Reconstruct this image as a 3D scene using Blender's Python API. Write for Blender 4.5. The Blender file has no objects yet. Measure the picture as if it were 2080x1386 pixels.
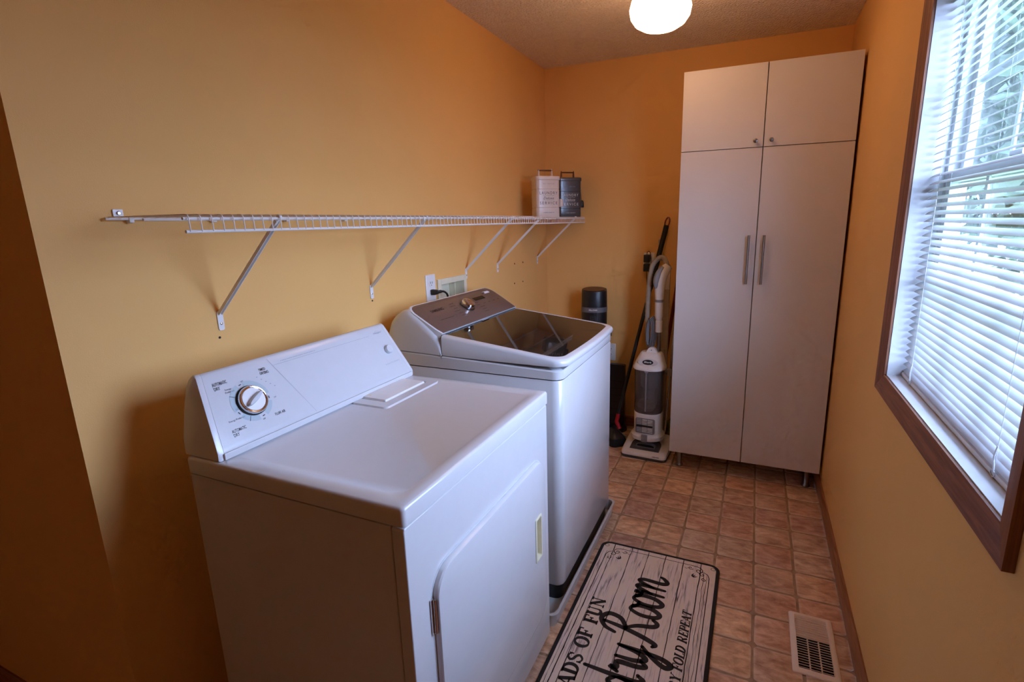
import bpy, bmesh, math, random
from mathutils import Vector, Matrix

# ------------------------------------------------------------------ camera, light, exposure
scene = bpy.context.scene
C = scene.collection
W, H = 1.783, 2.44            # room width (x), ceiling height; back wall y = 0, shelf wall x = 0

cam_d = bpy.data.cameras.new('camera')
cam_d.sensor_width = 36.0
cam_d.lens = 1031.88 * 36.0 / 2080.0
cam_d.shift_x = -51.25 / 2080.0
cam_d.shift_y = -14.81 / 2080.0
cam_d.clip_start = 0.02
cam = bpy.data.objects.new('camera', cam_d)
C.objects.link(cam)
_r = Vector((0.92012554, 0.39117146, -0.01881194))
_u = Vector((-0.06741633, 0.20553151, 0.97632568))
_f = Vector((-0.38577719, 0.89707396, -0.21548614))
cam.matrix_world = Matrix(((_r.x, _u.x, -_f.x, 1.3827), (_r.y, _u.y, -_f.y, -3.4192), (_r.z, _u.z, -_f.z, 1.4478), (0, 0, 0, 1)))
scene.camera = cam

world = bpy.data.worlds.new('overcast_sky')
scene.world = world
world.use_nodes = True
wn = world.node_tree.nodes['Background']
wn.inputs['Color'].default_value = (0.47, 0.60, 1.0, 1)
wn.inputs['Strength'].default_value = 31.0

por_d = bpy.data.lights.new('window_portal', 'AREA')
por_d.shape = 'RECTANGLE'; por_d.size = 0.90; por_d.size_y = 1.14
por_d.cycles.is_portal = True
por = bpy.data.objects.new('window_portal', por_d)
por.location = (W + 0.128, -2.02, 1.51)
por.rotation_euler = (math.radians(90), 0, math.radians(90))   # faces -x, into the room
C.objects.link(por)

LAMP_COLOR = (1.0, 0.545, 0.30)
LAMP_POWER = 12.6

vs = scene.view_settings
vs.view_transform = 'Standard'; vs.look = 'None'; vs.gamma = 1.0
vs.use_curve_mapping = False
vs.exposure = 0.3
cy = scene.cycles
cy.use_denoising = True
cy.max_bounces = 10; cy.diffuse_bounces = 8; cy.glossy_bounces = 3
cy.use_adaptive_sampling = True; cy.adaptive_threshold = 0.08; cy.adaptive_min_samples = 12
cy.transmission_bounces = 4; cy.transparent_max_bounces = 8
cy.caustics_reflective = False; cy.caustics_refractive = False
cy.sample_clamp_indirect = 8.0

R90 = math.pi / 2
rnd = random.Random(7)

# ------------------------------------------------------------------ materials
MATS = {}
def nodes_of(name):
    m = bpy.data.materials.new(name); m.use_nodes = True
    nt = m.node_tree
    return m, nt, nt.nodes['Principled BSDF']

def M(name, col, rough=0.5, metal=0.0, noise=0.06, nscale=30.0, bump=0.0, bscale=200.0, spec=0.5, coat=0.0, emit=None, estr=0.0, bdist=0.004):
    """procedural paint / plastic / metal with a little mottling and relief"""
    m, nt, b = nodes_of(name)
    tc = nt.nodes.new('ShaderNodeTexCoord')
    nz = nt.nodes.new('ShaderNodeTexNoise'); nz.inputs['Scale'].default_value = nscale; nz.inputs['Detail'].default_value = 4
    nt.links.new(tc.outputs['Object'], nz.inputs['Vector'])
    rp = nt.nodes.new('ShaderNodeValToRGB')
    rp.color_ramp.elements[0].position = 0.3; rp.color_ramp.elements[1].position = 0.7
    rp.color_ramp.elements[0].color = tuple(c * (1 - noise) for c in col) + (1,)
    rp.color_ramp.elements[1].color = tuple(min(1, c * (1 + noise)) for c in col) + (1,)
    nt.links.new(nz.outputs['Fac'], rp.inputs['Fac'])
    nt.links.new(rp.outputs['Color'], b.inputs['Base Color'])
    b.inputs['Roughness'].default_value = rough; b.inputs['Metallic'].default_value = metal
    b.inputs['Specular IOR Level'].default_value = spec
    b.inputs['Coat Weight'].default_value = coat
    if emit:
        b.inputs['Emission Color'].default_value = tuple(emit) + (1,); b.inputs['Emission Strength'].default_value = estr
    if bump:
        n2 = nt.nodes.new('ShaderNodeTexNoise'); n2.inputs['Scale'].default_value = bscale; n2.inputs['Detail'].default_value = 3
        nt.links.new(tc.outputs['Object'], n2.inputs['Vector'])
        bp = nt.nodes.new('ShaderNodeBump'); bp.inputs['Strength'].default_value = bump; bp.inputs['Distance'].default_value = bdist
        nt.links.new(n2.outputs['Fac'], bp.inputs['Height']); nt.links.new(bp.outputs['Normal'], b.inputs['Normal'])
    MATS[name] = m
    return m

def wood(name, c0, c1, axis, scale=9.0, rough=0.42):
    """long-grained stained wood, grain along the given axis"""
    m, nt, b = nodes_of(name)
    tc = nt.nodes.new('ShaderNodeTexCoord'); mp = nt.nodes.new('ShaderNodeMapping')
    s = [scale * 6] * 3; s['xyz'.index(axis)] = scale * 0.35
    mp.inputs['Scale'].default_value = s
    nt.links.new(tc.outputs['Object'], mp.inputs['Vector'])
    nz = nt.nodes.new('ShaderNodeTexNoise'); nz.inputs['Scale'].default_value = 2.2; nz.inputs['Detail'].default_value = 7; nz.inputs['Distortion'].default_value = 0.6
    nt.links.new(mp.outputs['Vector'], nz.inputs['Vector'])
    rp = nt.nodes.new('ShaderNodeValToRGB')
    rp.color_ramp.elements[0].position = 0.35; rp.color_ramp.elements[1].position = 0.68
    rp.color_ramp.elements[0].color = tuple(c0) + (1,); rp.color_ramp.elements[1].color = tuple(c1) + (1,)
    nt.links.new(nz.outputs['Fac'], rp.inputs['Fac']); nt.links.new(rp.outputs['Color'], b.inputs['Base Color'])
    b.inputs['Roughness'].default_value = rough
    bp = nt.nodes.new('ShaderNodeBump'); bp.inputs['Strength'].default_value = 0.12; bp.inputs['Distance'].default_value = 0.002
    nt.links.new(nz.outputs['Fac'], bp.inputs['Height']); nt.links.new(bp.outputs['Normal'], b.inputs['Normal'])
    MATS[name] = m
    return m

wall_m = M('orange_wall_paint', (0.80, 0.475, 0.165), 0.55, noise=0.02, nscale=3, bump=0.10, bscale=320, spec=0.12)
M('popcorn_ceiling', (0.90, 0.82, 0.70), 0.95, noise=0.05, nscale=60, bump=1.0, bscale=95, spec=0.1, bdist=0.016)
wood('oak_y', (0.165, 0.055, 0.024), (0.31, 0.115, 0.050), 'y')
wood('oak_z', (0.165, 0.055, 0.024), (0.31, 0.115, 0.050), 'z')
wood('oak_base_y', (0.24, 0.085, 0.034), (0.40, 0.165, 0.070), 'y')
wood('oak_x', (0.165, 0.055, 0.024), (0.31, 0.115, 0.050), 'x')
M('white_enamel', (0.61, 0.615, 0.62), 0.20, noise=0.01, spec=0.5, coat=0.2)
M('white_plastic', (0.76, 0.75, 0.73), 0.32, noise=0.02)
M('white_gloss_panel', (0.57, 0.58, 0.59), 0.22, noise=0.01, spec=0.4)
M('white_laminate', (0.66, 0.645, 0.615), 0.45, noise=0.012, nscale=8)
M('white_vinyl', (0.60, 0.61, 0.62), 0.35, noise=0.02)
M('white_wire', (0.78, 0.77, 0.75), 0.35, noise=0.02)
M('cream_plastic', (0.80, 0.70, 0.45), 0.4, noise=0.03)
M('almond_plastic', (0.72, 0.68, 0.50), 0.45, noise=0.03)
M('vent_metal', (0.84, 0.72, 0.60), 0.42, noise=0.03)
M('light_grey_plastic', (0.56, 0.58, 0.59), 0.4, noise=0.03)
M('mid_grey_plastic', (0.25, 0.25, 0.26), 0.4, noise=0.04)
M('cord_grey', (0.13, 0.13, 0.135), 0.5, noise=0.05)
M('dark_grey_plastic', (0.07, 0.07, 0.075), 0.4, noise=0.05)
M('black_plastic', (0.012, 0.012, 0.013), 0.35, noise=0.1)
M('matt_black', (0.006, 0.006, 0.006), 0.75, noise=0.1)
M('red_plastic', (0.45, 0.012, 0.02), 0.35, noise=0.05)
M('dark_red_paint', (0.16, 0.008, 0.012), 0.35, noise=0.05)
M('brushed_steel', (0.27, 0.25, 0.23), 0.32, 1.0, noise=0.06, nscale=120)
M('chrome', (0.72, 0.72, 0.73), 0.10, 1.0, noise=0.02)
M('dark_chrome', (0.16, 0.16, 0.17), 0.2, 1.0, noise=0.02)
M('ink', (0.03, 0.03, 0.035), 0.5, noise=0.05)
M('pale_ink', (0.30, 0.31, 0.34), 0.5, noise=0.05)
M('dial_grey_green', (0.40, 0.48, 0.50), 0.35, noise=0.02)
M('red_ink', (0.35, 0.05, 0.05), 0.5, noise=0.05)
M('bronze_panel', (0.19, 0.128, 0.105), 0.28, 0.35, noise=0.05, nscale=80)
M('taupe_print', (0.028, 0.016, 0.013), 0.4, noise=0.05)
M('display_black', (0.02, 0.014, 0.006), 0.12, noise=0.05)
M('sticker_white', (0.75, 0.76, 0.8), 0.5, noise=0.03)
M('white_tin', (0.66, 0.60, 0.56), 0.30, noise=0.03, coat=0.15)
M('grey_tin', (0.085, 0.088, 0.095), 0.26, 0.3, noise=0.06, coat=0.2)
M('tin_letter_light', (0.62, 0.60, 0.56), 0.5, noise=0.03)
M('bronze_wire', (0.12, 0.05, 0.025), 0.4, 0.6, noise=0.05)
M('beige_plastic', (0.42, 0.34, 0.25), 0.5, noise=0.05)
M('hose_tan', (0.33, 0.27, 0.20), 0.5, noise=0.1)
M('lime_cloth', (0.22, 0.26, 0.04), 0.95, noise=0.25, nscale=60, bump=0.6, bscale=300)
M('mat_print', (0.028, 0.022, 0.020), 0.85, noise=0.15, nscale=90)
M('mat_rim', (0.016, 0.015, 0.015), 0.8, noise=0.1, bump=0.3, bscale=500)
M('bark', (0.10, 0.07, 0.05), 0.9, noise=0.3, nscale=12, bump=0.6, bscale=20)
M('leaf_green', (0.040, 0.068, 0.034), 0.7, noise=0.35, nscale=3)
M('lawn_green', (0.12, 0.20, 0.07), 0.9, noise=0.3, nscale=2)
M('stainless_tub', (0.45, 0.45, 0.46), 0.25, 1.0, noise=0.05)

def tile_material():
    m, nt, b = nodes_of('terracotta_vinyl_tile')
    oi = nt.nodes.new('ShaderNodeObjectInfo'); tc = nt.nodes.new('ShaderNodeTexCoord')
    ad = nt.nodes.new('ShaderNodeVectorMath'); ad.operation = 'ADD'
    mul = nt.nodes.new('ShaderNodeVectorMath'); mul.operation = 'SCALE'; mul.inputs['Scale'].default_value = 37.0
    cmb = nt.nodes.new('ShaderNodeCombineXYZ')
    for k in 'XYZ': nt.links.new(oi.outputs['Random'], cmb.inputs[k])
    nt.links.new(cmb.outputs[0], mul.inputs[0]); nt.links.new(tc.outputs['Object'], ad.inputs[0]); nt.links.new(mul.outputs[0], ad.inputs[1])
    n1 = nt.nodes.new('ShaderNodeTexNoise'); n1.inputs['Scale'].default_value = 20; n1.inputs['Detail'].default_value = 7; n1.inputs['Roughness'].default_value = 0.66; n1.inputs['Distortion'].default_value = 0.4
    mp = nt.nodes.new('ShaderNodeMapping'); mp.inputs['Scale'].default_value = (0.7, 1.5, 1)
    nt.links.new(ad.outputs[0], mp.inputs['Vector']); nt.links.new(mp.outputs[0], n1.inputs['Vector'])
    r1 = nt.nodes.new('ShaderNodeValToRGB')
    e = r1.color_ramp.elements
    e[0].position = 0.30; e[0].color = (0.36, 0.20, 0.13, 1)
    e[1].position = 0.70; e[1].color = (0.86, 0.67, 0.51, 1)
    x = e.new(0.5); x.color = (0.64, 0.41, 0.28, 1)
    nt.links.new(n1.outputs['Fac'], r1.inputs['Fac'])
    r2 = nt.nodes.new('ShaderNodeValToRGB')
    e2 = r2.color_ramp.elements
    e2[0].color = (0.84, 0.80, 0.88, 1); e2[1].color = (1.20, 1.14, 0.98, 1)
    x = e2.new(0.35); x.color = (1.02, 0.90, 0.82, 1)
    x = e2.new(0.7); x.color = (0.92, 0.98, 0.98, 1)
    nt.links.new(oi.outputs['Random'], r2.inputs['Fac'])
    mx = nt.nodes.new('ShaderNodeMix'); mx.data_type = 'RGBA'; mx.blend_type = 'MULTIPLY'; mx.inputs['Factor'].default_value = 1
    nt.links.new(r1.outputs['Color'], mx.inputs[6]); nt.links.new(r2.outputs['Color'], mx.inputs[7])
    # worn, paler rim of every tile
    sp = nt.nodes.new('ShaderNodeSeparateXYZ'); nt.links.new(tc.outputs['Object'], sp.inputs[0])
    ab = []
    for k in 'XY':
        q = nt.nodes.new('ShaderNodeMath'); q.operation = 'ABSOLUTE'; nt.links.new(sp.outputs[k], q.inputs[0]); ab.append(q)
    mxx = nt.nodes.new('ShaderNodeMath'); mxx.operation = 'MAXIMUM'; nt.links.new(ab[0].outputs[0], mxx.inputs[0]); nt.links.new(ab[1].outputs[0], mxx.inputs[1])
    wob = nt.nodes.new('ShaderNodeMath'); wob.operation = 'MULTIPLY_ADD'; wob.inputs[1].default_value = 0.022; nt.links.new(n1.outputs['Fac'], wob.inputs[0]); nt.links.new(mxx.outputs[0], wob.inputs[2])
    mr = nt.nodes.new('ShaderNodeMapRange'); mr.inputs['From Min'].default_value = 0.073; mr.inputs['From Max'].default_value = 0.084; mr.inputs['To Max'].default_value = 0.55; nt.links.new(wob.outputs[0], mr.inputs['Value'])
    m3 = nt.nodes.new('ShaderNodeMix'); m3.data_type = 'RGBA'; m3.inputs[7].default_value = (0.74, 0.58, 0.43, 1)
    nt.links.new(mr.outputs[0], m3.inputs['Factor']); nt.links.new(mx.outputs[2], m3.inputs[6])
    nt.links.new(m3.outputs[2], b.inputs['Base Color'])
    b.inputs['Roughness'].default_value = 0.5
    bp = nt.nodes.new('ShaderNodeBump'); bp.inputs['Strength'].default_value = 0.25; bp.inputs['Distance'].default_value = 0.003
    nt.links.new(n1.outputs['Fac'], bp.inputs['Height']); nt.links.new(bp.outputs['Normal'], b.inputs['Normal'])
    MATS['tile'] = m
tile_material()
M('grout', (0.40, 0.27, 0.17), 0.8, noise=0.2, nscale=25, bump=0.3, bscale=200)

def mat_planks():
    """whitewashed plank print: long streaky grain along the mat"""
    m, nt, b = nodes_of('mat_plank_print')
    tc = nt.nodes.new('ShaderNodeTexCoord')
    sep = nt.nodes.new('ShaderNodeSeparateXYZ'); nt.links.new(tc.outputs['Object'], sep.inputs[0])
    # plank index from x
    sub = nt.nodes.new('ShaderNodeMath'); sub.operation = 'DIVIDE'; sub.inputs[1].default_value = 0.0735
    nt.links.new(sep.outputs['X'], sub.inputs[0])
    fl = nt.nodes.new('ShaderNodeMath'); fl.operation = 'FLOOR'; nt.links.new(sub.outputs[0], fl.inputs[0])
    mul = nt.nodes.new('ShaderNodeMath'); mul.operation = 'MULTIPLY'; mul.inputs[1].default_value = 3.71; nt.links.new(fl.outputs[0], mul.inputs[0])
    ady = nt.nodes.new('ShaderNodeMath'); ady.operation = 'ADD'; nt.links.new(sep.outputs['Y'], ady.inputs[0]); nt.links.new(mul.outputs[0], ady.inputs[1])
    cmb = nt.nodes.new('ShaderNodeCombineXYZ'); nt.links.new(sep.outputs['X'], cmb.inputs['X']); nt.links.new(ady.outputs[0], cmb.inputs['Y'])
    mp = nt.nodes.new('ShaderNodeMapping'); mp.inputs['Scale'].default_value = (75, 5, 1); nt.links.new(cmb.outputs[0], mp.inputs['Vector'])
    n1 = nt.nodes.new('ShaderNodeTexNoise'); n1.inputs['Scale'].default_value = 1.5; n1.inputs['Detail'].default_value = 6; n1.inputs['Distortion'].default_value = 1.0
    nt.links.new(mp.outputs[0], n1.inputs['Vector'])
    mp2 = nt.nodes.new('ShaderNodeMapping'); mp2.inputs['Scale'].default_value = (13, 5, 1); nt.links.new(cmb.outputs[0], mp2.inputs['Vector'])
    n2 = nt.nodes.new('ShaderNodeTexNoise'); n2.inputs['Scale'].default_value = 1.3; n2.inputs['Detail'].default_value = 3; nt.links.new(mp2.outputs[0], n2.inputs['Vector'])
    r1 = nt.nodes.new('ShaderNodeValToRGB'); e = r1.color_ramp.elements
    e[0].position = 0.30; e[0].color = (0.20, 0.15, 0.145, 1); e[1].position = 0.50; e[1].color = (0.84, 0.71, 0.65, 1)
    nt.links.new(n1.outputs['Fac'], r1.inputs['Fac'])
    r2 = nt.nodes.new('ShaderNodeValToRGB'); e = r2.color_ramp.elements
    e[0].position = 0.42; e[0].color = (0, 0, 0, 1); e[1].position = 0.62; e[1].color = (1, 1, 1, 1)
    nt.links.new(n2.outputs['Fac'], r2.inputs['Fac'])
    mx = nt.nodes.new('ShaderNodeMix'); mx.data_type = 'RGBA'
    mx.inputs[6].default_value = (0.84, 0.71, 0.58, 1)
    nt.links.new(r2.outputs['Color'], mx.inputs['Factor']); nt.links.new(r1.outputs['Color'], mx.inputs[7])
    nt.links.new(mx.outputs[2], b.inputs['Base Color']); b.inputs['Roughness'].default_value = 0.85
    MATS['mat_planks'] = m
mat_planks()

def glass_mat(name, tint, transp, rough=0.03, gloss=1.0):
    """thin sheet: partly see-through tinted pane with a mirror-like surface (fresnel)"""
    m = bpy.data.materials.new(name); m.use_nodes = True; nt = m.node_tree
    for n in list(nt.nodes): nt.nodes.remove(n)
    out = nt.nodes.new('ShaderNodeOutputMaterial')
    tr = nt.nodes.new('ShaderNodeBsdfTransparent'); tr.inputs[0].default_value = tuple(transp) + (1,)
    df = nt.nodes.new('ShaderNodeBsdfDiffuse')
    nz = nt.nodes.new('ShaderNodeTexNoise'); nz.inputs['Scale'].default_value = 6
    rp = nt.nodes.new('ShaderNodeValToRGB'); rp.color_ramp.elements[0].color = tuple(c * .9 for c in tint) + (1,); rp.color_ramp.elements[1].color = tuple(tint) + (1,)
    nt.links.new(nz.outputs['Fac'], rp.inputs['Fac']); nt.links.new(rp.outputs['Color'], df.inputs[0])
    ad = nt.nodes.new('ShaderNodeAddShader'); nt.links.new(tr.outputs[0], ad.inputs[0]); nt.links.new(df.outputs[0], ad.inputs[1])
    gl = nt.nodes.new('ShaderNodeBsdfGlossy'); gl.inputs['Roughness'].default_value = rough; gl.inputs['Color'].default_value = (gloss, gloss, gloss, 1)
    lw = nt.nodes.new('ShaderNodeLayerWeight'); lw.inputs['Blend'].default_value = 0.5
    pw = nt.nodes.new('ShaderNodeMath'); pw.operation = 'POWER'; pw.inputs[1].default_value = 5.0
    nt.links.new(lw.outputs['Facing'], pw.inputs[0])
    fr = nt.nodes.new('ShaderNodeMath'); fr.operation = 'MULTIPLY_ADD'; fr.inputs[1].default_value = 0.96; fr.inputs[2].default_value = 0.04
    nt.links.new(pw.outputs[0], fr.inputs[0])
    mx = nt.nodes.new('ShaderNodeMixShader')
    nt.links.new(fr.outputs[0], mx.inputs[0]); nt.links.new(ad.outputs[0], mx.inputs[1]); nt.links.new(gl.outputs[0], mx.inputs[2])
    nt.links.new(mx.outputs[0], out.inputs['Surface'])
    MATS[name] = m
glass_mat('smoked_glass', (0.014, 0.010, 0.008), (0.20, 0.16, 0.13))
glass_mat('window_glass', (0.0, 0.0, 0.0), (0.93, 0.96, 0.95), 0.01)
glass_mat('dust_cup_plastic', (0.10, 0.085, 0.08), (0.30, 0.28, 0.27), 0.12)

def slat_mat():
    m = bpy.data.materials.new('blind_slat_vinyl'); m.use_nodes = True; nt = m.node_tree
    for n in list(nt.nodes): nt.nodes.remove(n)
    out = nt.nodes.new('ShaderNodeOutputMaterial')
    tc = nt.nodes.new('ShaderNodeTexCoord'); nz = nt.nodes.new('ShaderNodeTexNoise'); nz.inputs['Scale'].default_value = 8
    nt.links.new(tc.outputs['Object'], nz.inputs['Vector'])
    rp = nt.nodes.new('ShaderNodeValToRGB'); rp.color_ramp.elements[0].color = (0.43, 0.44, 0.45, 1); rp.color_ramp.elements[1].color = (0.47, 0.48, 0.49, 1)
    nt.links.new(nz.outputs['Fac'], rp.inputs['Fac'])
    pb = nt.nodes.new('ShaderNodeBsdfPrincipled'); pb.inputs['Roughness'].default_value = 0.4; nt.links.new(rp.outputs['Color'], pb.inputs['Base Color'])
    tl = nt.nodes.new('ShaderNodeBsdfTranslucent'); nt.links.new(rp.outputs['Color'], tl.inputs[0])
    mx = nt.nodes.new('ShaderNodeMixShader'); mx.inputs[0].default_value = 0.15
    nt.links.new(pb.outputs[0], mx.inputs[1]); nt.links.new(tl.outputs[0], mx.inputs[2]); nt.links.new(mx.outputs[0], out.inputs['Surface'])
    MATS['slat'] = m
slat_mat()

# ------------------------------------------------------------------ mesh helpers
def smooth_path(pts, n=6):
    """Catmull-Rom through 2-D or 3-D points"""
    P = [Vector(p) for p in pts]
    P = [P[0] * 2 - P[1]] + P + [P[-1] * 2 - P[-2]]
    out = []
    for i in range(1, len(P) - 2):
        for k in range(n):
            t = k / n
            out.append(0.5 * ((2 * P[i]) + (P[i + 1] - P[i - 1]) * t + (2 * P[i - 1] - 5 * P[i] + 4 * P[i + 1] - P[i + 2]) * t * t + (3 * P[i] - P[i - 1] - 3 * P[i + 1] + P[i + 2]) * t ** 3))
    out.append(P[-2])
    return out

def rr(cx, cy, w, h, r, n=5):
    """rounded rectangle, counter-clockwise"""
    r = min(r, w / 2 - 1e-5, h / 2 - 1e-5); pts = []
    for k, (sx, sy) in enumerate(((1, 1), (-1, 1), (-1, -1), (1, -1))):
        for i in range(n + 1):
            a = R90 * k + R90 * i / n
            pts.append((cx + sx * (w / 2 - r) + r * math.cos(a), cy + sy * (h / 2 - r) + r * math.sin(a)))
    return pts

def circ(cx, cy, r, n=24, ry=None):
    ry = ry or r
    return [(cx + r * math.cos(2 * math.pi * i / n), cy + ry * math.sin(2 * math.pi * i / n)) for i in range(n)]

class MB:
    def __init__(s): s.v = []; s.f = []
    def add(s, vs_, fs):
        o = len(s.v); s.v += [tuple(v) for v in vs_]; s.f += [tuple(o + i for i in f) for f in fs]; return s
    def box(s, x0, y0, z0, x1, y1, z1):
        return s.add([(x0, y0, z0), (x1, y0, z0), (x1, y1, z0), (x0, y1, z0), (x0, y0, z1), (x1, y0, z1), (x1, y1, z1), (x0, y1, z1)],
                     [(0, 3, 2, 1), (4, 5, 6, 7), (0, 1, 5, 4), (1, 2, 6, 5), (2, 3, 7, 6), (3, 0, 4, 7)])
    def loft(s, rings, cap0=True, cap1=True, closed=True):
        n = len(rings[0]); vs_ = [p for r in rings for p in r]; fs = []
        for k in range(len(rings) - 1):
            for i in range(n if closed else n - 1):
                j = (i + 1) % n
                fs.append((k * n + i, k * n + j, (k + 1) * n + j, (k + 1) * n + i))
        if cap0: fs.append(tuple(range(n - 1, -1, -1)))
        if cap1: fs.append(tuple((len(rings) - 1) * n + i for i in range(n)))
        return s.add(vs_, fs)
    def cyl(s, p0, p1, r0, r1=None, n=14, caps=True):
        r1 = r0 if r1 is None else r1
        return s.tube([p0, p1], [r0, r1], n, caps)
    def tube(s, path, rad, n=8, caps=True):
        P = [Vector(p) for p in path]
        R = rad if isinstance(rad, (list, tuple)) else [rad] * len(P)
        rings = []; prev = None
        for i, p in enumerate(P):
            t = (P[min(i + 1, len(P) - 1)] - P[max(i - 1, 0)]).normalized()
            if prev is None:
                a = Vector((0, 0, 1)) if abs(t.z) < 0.9 else Vector((1, 0, 0))
                x = t.cross(a).normalized()
            else:
                x = (prev - t * prev.dot(t)).normalized()
            prev = x; y = t.cross(x)
            rings.append([p + (x * math.cos(2 * math.pi * k / n) + y * math.sin(2 * math.pi * k / n)) * R[i] for k in range(n)])
        return s.loft(rings, caps, caps)
    def lathe(s, prof, cx=0, cy=0, n=32, cap0=True, cap1=True, ry=1.0):
        return s.loft([[(cx + r * math.cos(2 * math.pi * k / n), cy + ry * r * math.sin(2 * math.pi * k / n), z) for k in range(n)] for r, z in prof], cap0, cap1)
    def prism(s, poly, axis, a, b):
        def p(q, t): return {'x': (t, q[0], q[1]), 'y': (q[0], t, q[1]), 'z': (q[0], q[1], t)}[axis]
        return s.loft([[p(q, a) for q in poly], [p(q, b) for q in poly]])
    def xf(s, m):
        s.v = [tuple(m @ Vector(v)) for v in s.v]; return s
    def build(s, name, mat, parent=None, bevel=0.0, seg=2, sharp=38, smooth=True, recalc=True):
        me = bpy.data.meshes.new(name); me.from_pydata(s.v, [], s.f)
        if recalc or bevel:
            bm = bmesh.new(); bm.from_mesh(me)
            if recalc: bmesh.ops.recalc_face_normals(bm, faces=bm.faces)
            if bevel:
                es = [e for e in bm.edges if len(e.link_faces) == 2 and e.calc_face_angle(0) > math.radians(30)]
                bmesh.ops.bevel(bm, geom=es, offset=bevel, segments=seg, profile=0.5, affect='EDGES', clamp_overlap=True)
            bm.to_mesh(me); bm.free()
        if smooth:
            me.shade_smooth(); me.set_sharp_from_angle(angle=math.radians(sharp))
        me.materials.append(MATS[mat] if isinstance(mat, str) else mat)
        o = bpy.data.objects.new(name, me); C.objects.link(o)
        if parent: o.parent = parent
        if bevel and smooth:
            w = o.modifiers.new('weighted_normal', 'WEIGHTED_NORMAL'); w.keep_sharp = True
        return o

def tag(o, label=None, cat=None, group=None, kind=None):
    if label: o['label'] = label
    if cat: o['category'] = cat
    if group: o['group'] = group
    if kind: o['kind'] = kind
    return o
def thing(name, label, cat, loc=(0, 0, 0), rz=0.0, group=None):
    o = bpy.data.objects.new(name, None); C.objects.link(o)
    o.empty_display_size = 0.1; o.location = loc; o.rotation_euler = (0, 0, rz)
    return tag(o, label, cat, group)
def struct(name, label=None, loc=(0, 0, 0)):
    o = bpy.data.objects.new(name, None); C.objects.link(o); o.empty_display_size = 0.1; o.location = loc
    return tag(o, label, kind='structure')
def dup(o, parent=None):
    c = o.copy(); C.objects.link(c)
    if parent: c.parent = parent
    return c

# ---- flat print: 2-D shapes laid on a plane
class Frame:
    def __init__(s, o, u, v, lift=0.0006):
        s.o = Vector(o); s.u = Vector(u).normalized(); s.w = Vector(v).normalized(); s.n = s.u.cross(s.w).normalized(); s.lift = lift
    def p(s, a, b, h=0.0): return s.o + s.u * a + s.w * b + s.n * (s.lift + h)

_cap = {}
def text2d(txt, h, width=None, shear=0.0, align='l', bold=0.0, space=1.0):
    """default-font lettering as flat faces, capital height h"""
    def mesh(t):
        cu = bpy.data.curves.new('t', 'FONT'); cu.body = t; cu.size = 1.0; cu.resolution_u = 3; cu.space_character = space; cu.offset = bold
        ob = bpy.data.objects.new('t', cu); me = bpy.data.meshes.new_from_object(ob)
        v = [tuple(x.co)[:2] for x in me.vertices]; f = [tuple(p.vertices) for p in me.polygons]
        bpy.data.objects.remove(ob); bpy.data.curves.remove(cu); bpy.data.meshes.remove(me)
        return v, f
    if 'H' not in _cap:
        v, f = mesh('H'); _cap['H'] = max(y for x, y in v)
    v, f = mesh(txt)
    k = h / _cap['H']; x0 = min(x for x, y in v); x1 = max(x for x, y in v)
    kx = k if width is None else width / (x1 - x0)
    off = {'l': 0, 'c': -(x1 - x0) * kx / 2, 'r': -(x1 - x0) * kx}[align]
    return [((x - x0) * kx + off + shear * y * k, y * k) for x, y in v], f

class Print:
    """collects flat marks on a frame; every chunk becomes one part"""
    def __init__(s, fr, split=False): s.fr = fr; s.ch = []; s.split = split; s.new()
    def new(s):
        if not s.ch or s.ch[-1].v: s.ch.append(MB())
        return s
    @property
    def mb(s): return s.ch[-1]
    def poly(s, pts): s.mb.add([s.fr.p(*p) for p in pts], [tuple(range(len(pts)))]); return s
    def text(s, txt, u, v, h, **k):
        if s.split: s.new()
        vv, f = text2d(txt, h, **k); s.mb.add([s.fr.p(a + u, b + v) for a, b in vv], f); return s
    def ribbon(s, pts, w, caps=True):
        P = [Vector(p) for p in pts]; Wd = w if isinstance(w, (list, tuple)) else [w] * len(P)
        L = []; Rr = []
        for i, p in enumerate(P):
            t = P[min(i + 1, len(P) - 1)] - P[max(i - 1, 0)]
            if t.length < 1e-9: t = Vector((1, 0))
            t.normalize(); n = Vector((-t.y, t.x)); L.append(p + n * Wd[i] / 2); Rr.append(p - n * Wd[i] / 2)
        n = len(P); vs_ = [s.fr.p(*q) for q in L + Rr]
        s.mb.add(vs_, [(i, i + n, i + n + 1, i + 1) for i in range(n - 1)])
        if caps:
            for q, wd in ((P[0], Wd[0]), (P[-1], Wd[-1])): s.disc(q.x, q.y, wd / 2, 10)
        return s
    def dashes(s, u, v, w, h, n):
        # print too small to read in the photograph: a row of short marks
        if s.split: s.new()
        st = w / n
        for k in range(n):
            x0 = u + k * st; x1 = x0 + st * (0.72 if k % 4 else 0.45)
            s.poly([(x0, v), (x1, v), (x1, v + h), (x0, v + h)])
        return s
    def disc(s, u, v, r, n=14, ry=None): return s.poly(circ(u, v, r, n, ry))
    def arc(s, u, v, r0, r1, a0, a1, n=16):
        if s.split: s.new()
        A = [math.radians(a0 + (a1 - a0) * i / n) for i in range(n + 1)]
        return s.mb.add([s.fr.p(u + r0 * math.cos(a), v + r0 * math.sin(a)) for a in A] + [s.fr.p(u + r1 * math.cos(a), v + r1 * math.sin(a)) for a in A],
                        [(i, i + 1, i + n + 2, i + n + 1) for i in range(n)])
    def build(s, name, mat, parent):
        return [m.build(name, mat, parent, smooth=False, recalc=False) for m in s.ch if m.v][-1]

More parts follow.
